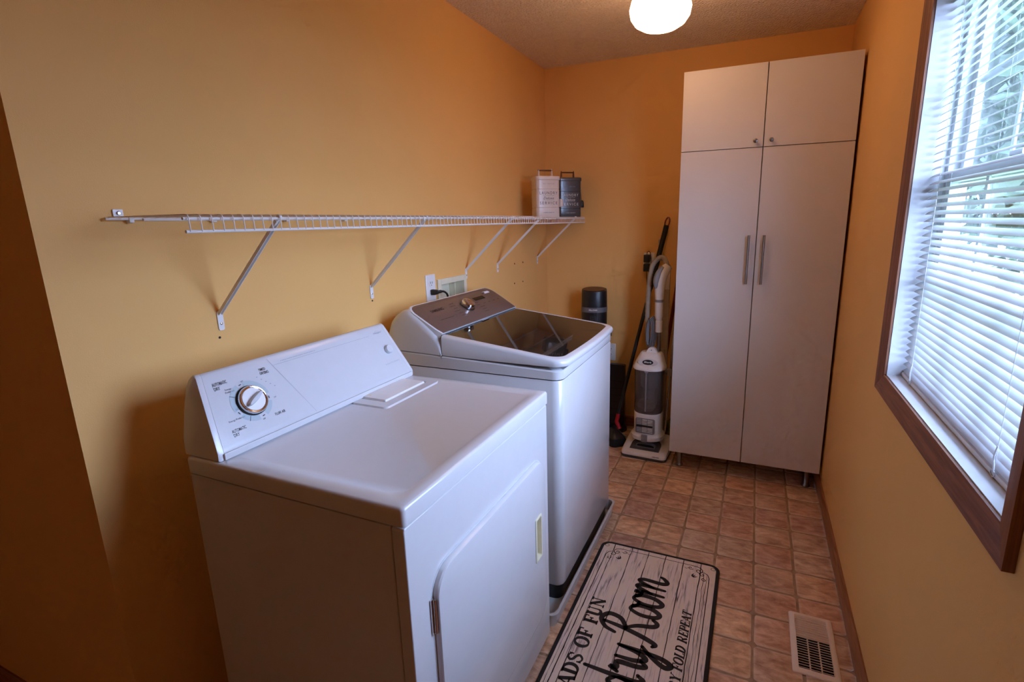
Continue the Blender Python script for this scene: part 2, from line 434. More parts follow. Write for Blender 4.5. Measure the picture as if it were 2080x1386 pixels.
# ------------------------------------------------------------------ the room
def wall_with_holes(name, plane_axis, x0, x1, a0, a1, z0, z1, holes, mat):
    """slab between x0..x1 across the plane axis; holes = [(a0,a1,z0,z1)] cut right through"""
    As = sorted({a0, a1} | {h[0] for h in holes} | {h[1] for h in holes})
    Zs = sorted({z0, z1} | {h[2] for h in holes} | {h[3] for h in holes})
    mb = MB(); idx = {}
    def vert(i, j, k):
        key = (i, j, k)
        if key not in idx:
            t = (x0, x1)[k]
            idx[key] = len(mb.v); mb.v.append((t, As[i], Zs[j]) if plane_axis == 'x' else (As[i], t, Zs[j]))
        return idx[key]
    def solid(i, j):
        if not (0 <= i < len(As) - 1 and 0 <= j < len(Zs) - 1): return False
        ca, cz = (As[i] + As[i + 1]) / 2, (Zs[j] + Zs[j + 1]) / 2
        return not any(h[0] < ca < h[1] and h[2] < cz < h[3] for h in holes)
    for i in range(len(As) - 1):
        for j in range(len(Zs) - 1):
            if not solid(i, j): continue
            for k in (0, 1): mb.f.append((vert(i, j, k), vert(i + 1, j, k), vert(i + 1, j + 1, k), vert(i, j + 1, k)))
            for di, dj, e in ((-1, 0, ((i, j), (i, j + 1))), (1, 0, ((i + 1, j), (i + 1, j + 1))), (0, -1, ((i, j), (i + 1, j))), (0, 1, ((i, j + 1), (i + 1, j + 1)))):
                if not solid(i + di, j + dj):
                    (p, q), (r_, s_) = e
                    mb.f.append((vert(p, q, 0), vert(r_, s_, 0), vert(r_, s_, 1), vert(p, q, 1)))
    return tag(mb.build(name, mat, smooth=False), kind='structure')

YF = -4.7        # wall behind the camera
WE = -2.841      # end of the shelf wall, hall opens beyond it
XH = -2.4        # far side of the hall
BOX = (-1.372, -1.160, 0.955, 1.165)     # recess of the washer supply box (y0,y1,z0,z1)
WY0, WY1, WZ0, WZ1 = -2.452, -1.590, 0.955, 2.075     # window opening

wl = wall_with_holes('wall_left', 'x', -0.12, 0.0, WE, 0.12, 0.0, H, [BOX], 'orange_wall_paint')
tag(wl, 'orange painted wall that carries the white wire shelf')
tag(wall_with_holes('wall_back', 'y', 0.0, 0.12, -0.0, W + 0.17, 0.0, H, [], 'orange_wall_paint'), 'orange painted end wall behind the tall cabinet')
tag(wall_with_holes('wall_right', 'x', W, W + 0.125, YF, 0.0, 0.0, H, [(WY0, WY1, WZ0, WZ1)], 'orange_wall_paint'), 'orange painted wall with the window')
tag(wall_with_holes('wall_hall', 'y', WE, WE + 0.12, XH, -0.12, 0.0, H, [], 'orange_wall_paint'), 'shaded wall turning away at the left edge')
tag(wall_with_holes('wall_front', 'y', YF - 0.12, YF, XH, W + 0.17, 0.0, H, [], 'orange_wall_paint'), 'wall behind the camera')
tag(wall_with_holes('wall_hall_far', 'x', XH - 0.12, XH, YF - 0.12, WE + 0.12, 0.0, H, [], 'orange_wall_paint'), 'far wall of the hall')
tag(MB().box(XH - 0.12, YF - 0.12, H, W + 0.17, 0.12, H + 0.1).build('ceiling', 'popcorn_ceiling', smooth=False), 'textured popcorn ceiling', kind='structure')
floor = tag(MB().box(XH - 0.12, YF - 0.12, -0.1, W + 0.17, 0.12, -0.0034).build('floor', 'grout', smooth=False), 'floor of small square terracotta-look tiles', kind='structure')

# old screw holes and anchors left in the shelf wall
for y, z in ((-.542, 1.194), (-.417, 1.193), (-.550, 1.072), (-.424, 1.070), (-2.482, 1.144), (-1.847, 1.155)):
    MB().cyl((-0.004, y, z), (0.0012, y, z), 0.0052 if y > -1.5 else 0.0034, n=10).build('screw_hole', 'matt_black', wl)

# tiles
S = 0.155; GX, GY = 1.4631, -0.6798
def tile_mesh(k):
    rg = random.Random(k); hw = S / 2 - 0.0046
    def ring(e, z):
        pts = rr(0, 0, 2 * (hw - e), 2 * (hw - e), 0.012, 3); out = []
        g = random.Random(k * 7)
        for x, y in pts: out.append((x + g.uniform(-.0016, .0016), y + g.uniform(-.0016, .0016), z))
        return out
    mb = MB().loft([ring(0, -0.0036), ring(0.0006, -0.0014), ring(0.0035, 0.0)], cap0=False)
    o = mb.build('tile', 'tile', floor); return o
protos = [tile_mesh(k) for k in range(5)]
used = set(); cnt = 0
VENT = (1.584, 1.726, -1.835, -1.550)
for i in range(-8, 2):
    for j in range(-5, 15):
        cx = GX + (i + 0.5) * S; cyy = GY - (j + 0.5) * S
        if cx < 0.25 or cx > W - 0.05 or cyy > -0.05: continue
        k = rnd.randrange(5)
        if k in used: o = dup(protos[k], floor)
        else: o = protos[k]; used.add(k)
        o.location = (cx, cyy, 0); o.rotation_euler = (0, 0, 0)
# border strip pieces along the right wall (cut tiles)
cw = (W - 0.013) - (GX + 2 * S)

# baseboards
def baseboard(name, label, axis, a, b, at, side, mat):
    prof = [(0, 0), (0.013, 0), (0.013, 0.052), (0.010, 0.064), (0.005, 0.070), (0, 0.070)]
    poly = [(at + side * t, z) for t, z in prof]
    mb = MB()
    if axis == 'y': mb.prism(poly, 'y', a, b)
    else: mb.loft([[(a, q[0], q[1]) for q in poly], [(b, q[0], q[1]) for q in poly]])
    return tag(mb.build(name, mat), label, kind='structure')
baseboard('baseboard_right', 'reddish wooden baseboard under the window wall', 'y', YF, -0.013, W, -1, 'oak_base_y')
baseboard('baseboard_left', 'reddish wooden baseboard behind the appliances', 'y', WE, -0.013, 0.0, 1, 'oak_y')
baseboard('baseboard_back', 'reddish wooden baseboard behind the cabinet', 'x', 0.0, W, 0.0, -1, 'oak_x')
baseboard('baseboard_hall', 'dark wooden baseboard at the lower left corner', 'x', XH, 0.013, WE, -1, 'oak_x')

# ------------------------------------------------------------------ window
win = struct('window_1', 'white vinyl double-hung window behind the blind', (W, -2.021, WZ0))
tw, th = WY1 - WY0, WZ1 - WZ0
def ringbox(mb, x0, x1, ya, yb, za, zb, t):
    mb.box(x0, ya, za, x1, ya + t, zb); mb.box(x0, yb - t, za, x1, yb, zb)
    mb.box(x0, ya + t, za, x1, yb - t, za + t); mb.box(x0, ya + t, zb - t, x1, yb - t, zb); return mb
hw = tw / 2
# painted return of the opening: a thin liner
ringbox(MB(), 0.0005, 0.074, -hw - 0.0005, hw + 0.0005, -0.0005, th + 0.0005, 0.006).build('jamb_liner', 'white_vinyl', win)
ringbox(MB(), 0.074, 0.124, -hw, hw, 0.0, th, 0.024).build('frame', 'white_vinyl', win, bevel=0.003)
zm = 1.545 - WZ0
lo = ringbox(MB(), 0.076, 0.096, -hw + 0.024, hw - 0.024, 0.024, zm + 0.018, 0.032).build('lower_sash', 'white_vinyl', win, bevel=0.003)
up = ringbox(MB(), 0.099, 0.119, -hw + 0.024, hw - 0.024, zm - 0.018, th - 0.024, 0.032).build('upper_sash', 'white_vinyl', win, bevel=0.003)
MB().box(0.084, -hw + 0.054, 0.054, 0.088, hw - 0.054, zm - 0.012).build('pane', 'window_glass', lo)
MB().box(0.107, -hw + 0.054, zm + 0.012, 0.111, hw - 0.054, th - 0.054).build('pane', 'window_glass', up)
for y in (-0.13, 0.13):
    MB().box(0.1125, y - 0.008, zm + 0.012, 0.1165, y + 0.008, th - 0.054).build('muntin', 'white_vinyl', up)
    MB().box(0.0785, y - 0.008, 0.054, 0.0825, y + 0.008, zm - 0.012).build('muntin', 'white_vinyl', lo)
MB().box(0.1125, -hw + 0.054, 0.825, 0.1165, hw - 0.054, 0.841).build('muntin', 'white_vinyl', up)
MB().box(0.0785, -hw + 0.054, 0.31, 0.0825, hw - 0.054, 0.326).build('muntin', 'white_vinyl', lo)
MB().box(0.076, -0.03, zm + 0.018, 0.096, 0.03, zm + 0.030).build('sash_lock', 'white_vinyl', win, bevel=0.003)

# casing boards with mitred corners, thin inner edge and thick outer edge
trim = struct('trim_1', 'reddish brown wooden casing around the window', (W, -2.021, WZ0))
CW = 0.052
def casing(pin, pout, mat):
    # pin / pout: the inner and outer edge end points (y, z), twice
    (a, b), (c, d) = pin, pout
    def sec(i, o):
        iy, iz = i; oy, oz = o
        def m(t): return (iy + (oy - iy) * t, iz + (oz - iz) * t)
        q = [(0, 0.0), (0, -0.0065), (0.12, -0.0085), (0.5, -0.0115), (0.85, -0.0155), (1.0, -0.0165), (1.0, 0.0)]
        return [(x, *m(t)) for t, x in q]
    return MB().loft([sec(a, c), sec(b, d)]).build('casing_board', mat, trim, sharp=25)
ih, io = hw - 0.003, th - 0.003
A_ = [(-hw + .003, .003), (hw - .003, .003), (hw - .003, th - .003), (-hw + .003, th - .003)]
B_ = [(-hw - CW, -CW), (hw + CW, -CW), (hw + CW, th + CW), (-hw - CW, th + CW)]
for k in range(4):
    casing((A_[k], A_[(k + 1) % 4]), (B_[k], B_[(k + 1) % 4]), 'oak_y' if k % 2 == 0 else 'oak_z')

# ------------------------------------------------------------------ blind
bl = thing('window_blind', 'white horizontal mini blind hanging inside the window opening', 'blind', (W + 0.050, -2.021, WZ0))
bw = tw - 0.016
MB().box(-0.016, -bw / 2, th - 0.038, 0.016, bw / 2, th - 0.008).build('headrail', 'white_vinyl', bl, bevel=0.002)
MB().box(-0.013, -bw / 2, 0.0065, 0.013, bw / 2, 0.020).build('bottom_rail', 'white_vinyl', bl, bevel=0.004)
PITCH, TILT = 0.0203, math.radians(28)
sl0 = None; nslat = int((th - 0.055 - 0.028) / PITCH)
for k in range(nslat + 1):
    if sl0 is None:
        mb = MB(); n = 6; rows = []
        for y in (-bw / 2, bw / 2):
            rows.append([])
            for i in range(n + 1):
                s_ = -1 + 2 * i / n
                x = s_ * 0.0125; z = 0.0022 * (1 - s_ * s_)
                rows[-1].append((x * math.cos(TILT) - z * math.sin(TILT), y, x * math.sin(TILT) + z * math.cos(TILT)))
        mb.loft(rows, False, False, closed=False)
        sl0 = mb.build('slat', 'slat', bl, recalc=False); o = sl0
    else:
        o = dup(sl0, bl)
    o.location = (0, 0, 0.030 + PITCH * k)
for y in (0.325, -0.262):
    for x in (-0.0128, 0.0128):
        MB().cyl((x, y, 0.012), (x, y, th - 0.03), 0.0007, n=5).build('ladder_cord', 'white_vinyl', bl)
    MB().tube(smooth_path([(-0.0135, y, 0.07), (-0.0155, y + .002, 0.045), (-0.016, y - .004, 0.030), (-0.0148, y - 0.002, 0.018)]), 0.0016, 6).build('lift_cord_end', 'white_vinyl', bl)
    MB().tube([(-0.0145 + .0, y + 0.009 * math.cos(a * .6283), 0.0155 + 0.006 * math.sin(a * .6283)) for a in range(11)], 0.0013, 5).build('cord_loop', 'light_grey_plastic', bl)

# ------------------------------------------------------------------ outside
tag(MB().box(W + 0.3, -14, -0.85, 30, 30, -0.72).build('lawn', 'lawn_green', smooth=False), 'grass outside the window', kind='stuff')
def tree(x, y, h, cr, seed, label):
    t = thing('tree', label, 'tree', (x, y, -0.7), group='trees outside the window')
    rg = random.Random(seed)
    MB().tube([(0, 0, 0), (0.05, 0.02, h * .4), (0, 0.05, h * .8)], [0.16, 0.12, 0.05], 8).build('trunk', 'bark', t)
    mb = MB()
    for _ in range(5200):
        d = Vector((rg.gauss(0, 1), rg.gauss(0, 1), rg.gauss(0, 1))).normalized() * (rg.random() ** 0.4)
        p = Vector((d.x * cr, d.y * cr, h * .62 + d.z * h * .42))
        a = Vector((rg.gauss(0, 1), rg.gauss(0, 1), rg.gauss(0, 1))).normalized(); b = a.orthogonal().normalized()
        s_ = rg.uniform(0.08, 0.17)
        mb.add([p - a * s_, p + b * s_ * .5, p + a * s_, p - b * s_ * .5], [(0, 1, 2, 3)])
    o = mb.build('foliage', 'leaf_green', t, smooth=False, recalc=False); o['kind'] = 'stuff'
tree(3.9, 2.0, 6.4, 1.35, 3, 'leafy green tree nearest to the window outside')
tree(4.9, 4.9, 7.4, 1.6, 5, 'taller green tree in the middle outside the window')
tree(5.6, 8.4, 8.0, 1.9, 9, 'farthest of the three green trees outside the window')

# ------------------------------------------------------------------ clothes dryer (front faces +x)
DX0, DX1, DY0, DY1, DZ = 0.170, 0.800, -2.7255, -1.988, 0.920
dr = thing('clothes_dryer', 'white front-loading dryer with dial console, nearest appliance on the left', 'dryer', ((DX0 + DX1) / 2, (DY0 + DY1) / 2, 0))
dx, dyw = (DX1 - DX0) / 2, (DY1 - DY0) / 2
MB().box(-dx, -dyw + .004, .018, dx - .036, dyw - .004, DZ - .046).build('body', 'white_enamel', dr, bevel=0.004)
fp = MB(); fp.prism(rr(0, (.012 + DZ - .046) / 2, 2 * dyw - .006, DZ - .058, .006, 3), 'x', dx - .0345, dx - .004)
fp = fp.build('front_panel', 'white_enamel', dr, bevel=0.004, seg=3)
# top: overhanging lid, pressed border around a sunken field
def rring(x0, x1, y0, y1, r, z): return [(a, b, z) for a, b in rr((x0 + x1) / 2, (y0 + y1) / 2, x1 - x0, y1 - y0, r, 5)]
tp = MB()
tp.loft([rring(-dx, dx, -dyw, dyw, .010, DZ - .040), rring(-dx, dx, -dyw, dyw, .010, DZ - .007), rring(-dx + .002, dx - .002, -dyw + .002, dyw - .002, .010, DZ - .002), rring(-dx + .007, dx - .007, -dyw + .007, dyw - .007, .010, DZ),
         rring(-dx + .10, dx - .036, -dyw + .042, dyw - .042, .032, DZ), rring(-dx + .104, dx - .041, -dyw + .047, dyw - .047, .030, DZ - .0028)])
top = tp.build('top_panel', 'white_enamel', dr, sharp=60)
# lint screen cover, beside the console
ly0, ly1 = -2.300 - (DY0 + DY1) / 2, -2.015 - (DY0 + DY1) / 2
lx0, lx1 = 0.276 - (DX0 + DX1) / 2, 0.415 - (DX0 + DX1) / 2
lc = MB().loft([rring(lx0, lx1, ly0, ly1, .014, DZ - .0028), rring(lx0, lx1 - .004, ly0 + .004, ly1 - .004, .014, DZ + .0015), rring(lx0, lx1 - .036, ly0 + .040, ly1 - .030, .006, DZ + .0015), rring(lx0, lx1 - .038, ly0 + .042, ly1 - .032, .006, DZ - .0015)])
lc = lc.build('lint_screen_surround', 'white_enamel', dr, sharp=30)
MB().loft([rring(lx0, lx1 - .040, ly0 + .046, ly1 - .036, .004, DZ - .0015), rring(lx0, lx1 - .042, ly0 + .048, ly1 - .038, .004, DZ + .0055), rring(lx0, lx1 - .050, ly0 + .080, ly1 - .052, .01, DZ + .0075)]).build('lint_screen_lid', 'white_plastic', lc, sharp=30)
MB().box(lx0 + .01, ly0 + .062, DZ + .003, lx0 + .030, ly0 + .074, DZ + .0068).build('finger_notch', 'cream_plastic', lc, bevel=.001)

# console: profile in (x, z), tapering toward its top
yc0 = (DY0 + DY1) / 2; xc0 = (DX0 + DX1) / 2
def con_prof(inset=0.0):
    q = [(.163, .9215), (.157, .960), (.156, 1.040), (.160, 1.080), (.168, 1.099), (.178, 1.1075), (.1875, 1.1085), (.1935, 1.1045), (.2015, 1.0895), (.240, 1.0165), (.2755, .9495), (.281, .938), (.281, .9215)]
    return q
def con_ring(y_bot, inward, shrink=0.0):
    out = []
    for x, z in con_prof():
        t = (z - .936) / .17
        y = y_bot + inward * .0333 * max(0, min(1.1, t))
        cx_, cz_ = .215, 1.0
        out.append((x + (cx_ - x) * shrink - xc0, y - yc0, z + (cz_ - z) * shrink))
    return out
yL, yR = -2.7192, -1.9894
con = MB().loft([con_ring(yL + .014, 1), con_ring(yR - .014, -1)]).build('console', 'white_gloss_panel', dr, sharp=40)
for yb, s_ in ((yL, 1), (yR, -1)):
    MB().loft([con_ring(yb + s_ * .0135, s_), con_ring(yb + s_ * .004, s_, -0.006), con_ring(yb, s_, 0.02)]).build('console_end_cap', 'white_enamel', dr, sharp=50)
MB().box(.2815 - xc0, yL + .012 - yc0, .9215, .2865 - xc0, yR - .012 - yc0, .9375).build('console_lower_rail', 'white_enamel', dr, bevel=.0015)

xb, zb, xt, zt = 0.2810, 0.9362, 0.1925, 1.1045
fr = Frame((xb - xc0 + .0006, -2.36 - yc0, zb), (0, 1, 0), (xt - xb, 0, zt - zb), 0.0012)
DU, DV = -.227, .0955
p = Print(fr, True)
p.text('AUTOMATIC', -.300, .157, .0082, width=.037, bold=.012).text('DRY', -.300, .146, .0082, width=.015, bold=.012)
p.text('TIMED', -.173, .1605, .0072, width=.020, bold=.012).text('DRYING', -.173, .1505, .0072, width=.025, bold=.012)
p.text('FLUFF AIR', -.186, .037, .0072, width=.031, bold=.012)
p.text('AUTOMATIC', -.307, .036, .0078, width=.037, bold=.012).text('DRY', -.307, .0260, .0078, width=.015, bold=.012)
p.text('Energy', -.277, .139, .0042).text('Preferred', -.279, .132, .0042)
p.text('Energy Preferred', -.303, .0625, .0042, width=.042)
for a, b in ((-.2315, .1475), (-.275, .085), (-.168, .0815), (-.222, .039)): p.text('OFF', a, b, .0038, width=.0075)
p.build('lettering', 'ink', con)
p = Print(fr); p.ribbon([(-.137, .187), (-.069, .006)], .0008, False).new().ribbon([(-.127, .1655), (.245, .165)], .0008, False); p.build('panel_outline', 'pale_ink', con)
p = Print(fr, True)
p.dashes(-.101, .1708, .122, .0016, 26)
for a in range(5): p.new().ribbon([(-.188 + a * .009, .148 - a * .009), (-.184 + a * .009, .148 - a * .009)], .002, False)
p.text('PUSH TO START', .259, .0525, .0042, width=.072)
p.text('Whirlpool', .270, .1655, .0058, width=.038, shear=.25)
p.ribbon(smooth_path([(.279, .173), (.290, .1755), (.300, .170), (.292, .164)]), .0007, False)
p.build('lettering', 'pale_ink', con)
p = Print(fr, True)
for a0, a1 in ((5, 92), (112, 196), (215, 272), (296, 342)): p.arc(DU, DV, .040, .0535, a0, a1, 18)
p.build('dial_scale', 'dial_grey_green', con)
p = Print(fr); p.fr.lift = .0014
for a in (102, 204, 284, 352):
    c_, s_ = math.cos(math.radians(a)), math.sin(math.radians(a))
    p.new().ribbon([(DU + .0475 * c_ - .0035 * s_, DV + .0475 * s_ + .0035 * c_), (DU + .0475 * c_ + .0035 * s_, DV + .0475 * s_ - .0035 * c_)], .0022, False)
for a in (150, 240):
    c_, s_ = math.cos(math.radians(a)), math.sin(math.radians(a)); p.new().ribbon([(DU + .041 * c_, DV + .041 * s_), (DU + .0545 * c_, DV + .0545 * s_)], .0012, False)
p.build('dial_mark', 'ink', con)
fr.lift = .0012
# dial: black gasket, chrome ring, white face, grey grip
def lathe_on(frm, u, v, prof, n=40):
    mb = MB(); mb.loft([[frm.p(u + r * math.cos(2 * math.pi * k / n), v + r * math.sin(2 * math.pi * k / n), h) for k in range(n)] for r, h in prof]); return mb
dial = lathe_on(fr, DU, DV, [(.0395, 0), (.0395, .004), (.0375, .005)]).build('dial', 'matt_black', dr)
lathe_on(fr, DU, DV, [(.0372, .003), (.0372, .010), (.035, .0130), (.0315, .0130), (.0295, .0110)]).build('dial_ring', 'chrome', dial, sharp=50)
lathe_on(fr, DU, DV, [(.0296, .0100), (.0296, .0115)]).build('dial_face', 'white_plastic', dial)
ga = math.radians(27)
gp = []
for r_, hw_, h in ((1, 1, .0115), (1, .85, .0200), (.94, .45, .0240)):
    ring = []
    for k in range(24):
        a = 2 * math.pi * k / 24
        x, y = .0275 * r_ * math.cos(a), .0085 * hw_ * math.sin(a)
        ring.append(fr.p(DU + x * math.cos(ga) - y * math.sin(ga), DV + x * math.sin(ga) + y * math.cos(ga), h))
    gp.append(ring)
MB().loft(gp).build('dial_grip', 'light_grey_plastic', dial, sharp=40)
lathe_on(fr, .300, .101, [(.0150, 0), (.0150, .009), (.0135, .0115), (.009, .0120), (.004, .0118)], 28).build('start_button', 'light_grey_plastic', dr, sharp=50)

# door with recessed edge, pull and hinges
fx = dx - .004
dy_a, dy_b, dz_a, dz_b = -2.648 - yc0, -2.046 - yc0, .155, .722
dd = MB()
def dring(e, x, r): return [(x, a, b) for a, b in rr((dy_a + dy_b) / 2, (dz_a + dz_b) / 2, dy_b - dy_a - 2 * e, dz_b - dz_a - 2 * e, r, 7)]
MB().loft([dring(-.006, fx - .004, .066), dring(-.006, fx + .0004, .066), dring(-.0005, fx + .0004, .06), dring(-.0005, fx - .004, .06)], False, False).build('door_recess', 'light_grey_plastic', fp)
HYa, HYb, HZa, HZb = -2.136 - yc0, -2.088 - yc0, .395, .548
def hring(e, x, r): return [(x, a, b) for a, b in rr((HYa + HYb) / 2, (HZa + HZb) / 2, HYb - HYa - 2 * e, HZb - HZa - 2 * e, r, 7)]
door = dd.loft([dring(0, fx + .0005, .06), dring(0, fx + .010, .06), dring(.003, fx + .014, .058), dring(.012, fx + .0155, .05), hring(.006, fx + .0155, .006), hring(.006, fx + .002, .006)], True, True).build('door', 'white_enamel', dr, sharp=40)
MB().loft([hring(0, fx + .0156, .005), hring(0, fx + .0180, .005), hring(.0015, fx + .0190, .005), hring(.0065, fx + .0190, .005), hring(.0072, fx + .0178, .005), hring(.0085, fx + .0035, .005)], False, False).build('door_pull', 'almond_plastic', door, sharp=40)
MB().loft([hring(.0064, fx + .0022, .006), hring(.0064, fx + .0034, .006)]).build('pull_recess', 'cream_plastic', door)
for z0, z1 in ((.581, .668), (.205, .292)):
    h_ = MB().box(fx + .0005, dy_a - .012, z0, fx + .004, dy_a - .001, z1)
    h_.cyl((fx + .006, dy_a - .003, z0 + .002), (fx + .006, dy_a - .003, z1 - .002), .0042, n=10)
    h_.build('hinge', 'chrome', door)
for sx in (-1, 1):
    for sy in (-1, 1): MB().lathe([(.018, 0), (.018, .008), (.01, .010), (.01, .020)], sx * (dx - .06), sy * (dyw - .06), 14).build('foot', 'black_plastic', dr)

# ------------------------------------------------------------------ drip pan + washing machine
PX0, PX1, PY0, PY1 = 0.035, 0.812, -1.968, -1.120
pan = thing('drip_pan', 'light grey plastic drip pan under the washing machine', 'drip pan', ((PX0 + PX1) / 2, (PY0 + PY1) / 2, 0))
px_, py_ = (PX1 - PX0) / 2, (PY1 - PY0) / 2
MB().loft([rring(-px_ + .012, px_ - .012, -py_ + .012, py_ - .012, .03, 0), rring(-px_ + .006, px_ - .006, -py_ + .006, py_ - .006, .03, .052), rring(-px_, px_, -py_, py_, .03, .056), rring(-px_, px_, -py_, py_, .03, .060), rring(-px_ + .010, px_ - .010, -py_ + .010, py_ - .010, .028, .060), rring(-px_ + .016, px_ - .016, -py_ + .016, py_ - .016, .026, .005)]).build('tray', 'light_grey_plastic', pan, sharp=40)

WX0, WX1, WYa, WYb = 0.048, 0.786, -1.832, -1.146
wc = ((WX0 + WX1) / 2, (WYa + WYb) / 2)
wa = thing('washing_machine', 'white top-loading washer with smoked glass lid and bronze control panel', 'washer', (wc[0], wc[1], 0.005))
Z0 = 0.005
wx, wy = (WX1 - WX0) / 2, (WYb - WYa) / 2
def wring(e, z, r=.034, front=0.0):
    out = []
    for a, b in rr(0, 0, 2 * (wx - e), 2 * (wy - e), r, 6):
        bow = front * (1 - (b / wy) ** 2) if a > wx - .06 else 0
        out.append((a + bow, b, z - Z0))
    return out
MB().loft([wring(.012, Z0), wring(.012, .090)]).build('base_skirt', 'black_plastic', wa)
body = MB().loft([wring(.006, .070, .03, .006), wring(.0, .082, .034, .008), wring(0, .55, .034, .010), wring(0, .895, .034, .010), wring(.003, .899, .034, .010)], True, False).build('body', 'white_enamel', wa, sharp=50)
# upper cover: starts above the seam, follows the console swoop on its sides (profile in x,z extruded with rounded ends)
def cover_z(x):    # height of the side shoulder at world x
    pts = [(.048, .985), (.052, 1.035), (.065, 1.072), (.090, 1.100), (.120, 1.117), (.150, 1.123), (.180, 1.108), (.225, 1.075), (.262, 1.045), (.290, 1.012), (.300, .960), (.40, .955), (.60, .948), (.700, .944), (.730, .934), (.752, .925), (.786, .922), (.83, .922)]
    for (a, za), (b, zb_) in zip(pts, pts[1:]):
        if a <= x <= b: return za + (zb_ - za) * (x - a) / (b - a)
    return pts[0][1] if x < pts[0][0] else pts[-1][1]
xs = [.048, .052, .058, .068, .082, .10, .12, .14, .155, .17, .19, .21, .235, .26, .28, .292, .2985]
cov = MB(); rings = []
for i, x in enumerate(xs):
    z = cover_z(x); hwid = wy - (.008 if i == 0 else (.002 if i < 3 else 0))
    zb0 = .9598 - .022 * (x - WX0) / (WX1 - WX0) - Z0
    ring = [(x - wc[0], -hwid, zb0), (x - wc[0], hwid, zb0), (x - wc[0], hwid, z - .035 - Z0)]
    for k in range(1, 6): a = R90 * k / 5; ring.append((x - wc[0], hwid - .022 * (1 - math.cos(a)), z - .035 + .035 * math.sin(a) - Z0))
    for k in range(5, 0, -1): a = R90 * k / 5; ring.append((x - wc[0], -hwid + .022 * (1 - math.cos(a)), z - .035 + .035 * math.sin(a) - Z0))
    ring.append((x - wc[0], -hwid, z - .035 - Z0))
    rings.append(ring)
cov.loft(rings).build('console_housing', 'white_enamel', wa, sharp=45)
# deck under the lid with the tub opening
dk = MB(); out_r = wring(0, .903, .034, .010); slope = lambda ring, dz: [(x, y, .957 - .022 * min(1, max(0, (x + wx) / (2 * wx))) + dz - Z0) for x, y, _ in ring]
out_t = slope(wring(0, 0, .034, .010), -.004); out_i = slope(wring(.004, 0, .032, .010), 0)
nn = len(out_r); hole = []
for q in out_i:
    a = math.atan2(q[1], q[0] - .08); hole.append((.08 + .235 * math.cos(a), .235 * math.sin(a), .930 - Z0))
hole2 = [(x, y, .88 - Z0) for x, y, z in hole]
dk.loft([out_r, out_t, out_i, hole, hole2], False, False).build('top_deck', 'white_enamel', wa, sharp=45)
tb = MB().lathe([(.245, .88 - Z0), (.245, .55 - Z0), (.22, .50 - Z0), (.03, .50 - Z0)], .08, 0, 40, False, True).build('tub', 'stainless_tub', wa)
MB().lathe([(.12, .50 - Z0), (.10, .53 - Z0), (.05, .55 - Z0), (.03, .60 - Z0), (.01, .605 - Z0)], .08, 0, 24).build('agitator', 'light_grey_plastic', tb)
# lid: white frame sloping to the front, glass inset
LXa, LXb = .300 - wc[0], .800 - wc[0]
def lid_z(x): return 1.030 + (.972 - 1.030) * (x - LXa) / (LXb - LXa)
def lid_outline(e, dz, bow=.012, drop=0.0):
    pts = []
    y = wy - .002 - e; xr = LXa; xf = LXb - e
    r = .050
    pts.append((xr, -y)); pts += [(xr + (xf - r - xr) * t, -y) for t in (.25, .5, .75, 1)]
    for k in range(1, 8):
        a = -R90 + R90 * k / 7; pts.append((xf - r + r * math.cos(a), -y + r + r * math.sin(a)))
    for t in (.2, .35, .5, .65, .8): pts.append((xf, (-y + r) + (2 * y - 2 * r) * t))
    for k in range(0, 8):
        a = R90 * k / 7; pts.append((xf - r + r * math.cos(a), y - r + r * math.sin(a)))
    pts += [(xf - r + (xr - xf + r) * t, y) for t in (.25, .5, .75, 1)]
    out = []
    for x, yy in pts:
        bx_ = x + (bow * (1 - (yy / y) ** 2) if x > xf - r * 1.05 else 0)
        out.append((bx_, yy, lid_z(x) + dz - Z0))
    return out
def low(e, z):   # lower rim of the lid at (near) constant height
    return [(x, y, z + .012 * max(0, (LXa + .25 - x)) - Z0) for x, y, _ in lid_outline(e, 0)]
lid = MB().loft([low(.012, .9475), low(.002, .9490), low(0, .956), lid_outline(0, -.010), lid_outline(.003, -.003), lid_outline(.010, 0), lid_outline(.026, .0012), lid_outline(.0275, -.001)], False, False).build('lid', 'white_enamel', wa, sharp=50)
MB().loft([lid_outline(.0278, -.0035), lid_outline(.0278, .0002)]).build('lid_glass', 'smoked_glass', lid)
MB().box(LXa - .004, -wy + .012, 1.020 - Z0, LXa - .0005, wy - .012, 1.030 - Z0).build('lid_gap', 'matt_black', lid)
MB().box(LXa - .001, -.03, 1.0305 - Z0, LXa + .010, .03, 1.0325 - Z0).build('hinge_cover', 'chrome', lid, bevel=.0005)
# control panel: bronze plate on the slope
A0 = Vector((.299 - wc[0], 0, 1.0325 - Z0)); B0 = Vector((.138 - wc[0], 0, 1.1265 - Z0))
fw = Frame(A0, (0, 1, 0), B0 - A0, 0.0)
LV = (B0 - A0).length
def plate(h, e):
    eb = max(e, 0)
    pts = [(-.322 + e, .002 + eb), (.322 - e, .002 + eb), (.328 - e, .10)]
    for k in range(7): a = R90 * k / 6; pts.append((.283 - e + .045 * math.cos(a), LV - .048 - e + .045 * math.sin(a)))
    for k in range(7): a = R90 + R90 * k / 6; pts.append((-.283 + e + .045 * math.cos(a), LV - .048 - e + .045 * math.sin(a)))
    pts += [(-.328 + e, .10), (-.328 + e, .03)]
    return [fw.p(a, b, h) for a, b in pts]
MB().loft([plate(-.022, -.006), plate(.002, -.006), plate(.004, -.002), plate(.004, .0005)], False, False).build('panel_surround', 'white_enamel', wa, sharp=50)
pn = MB().loft([plate(-.020, .0005), plate(.0035, .0005), plate(.0045, .0015)]).build('control_panel', 'bronze_panel', wa, sharp=40)
fw.lift = .0050
p = Print(fw, True)
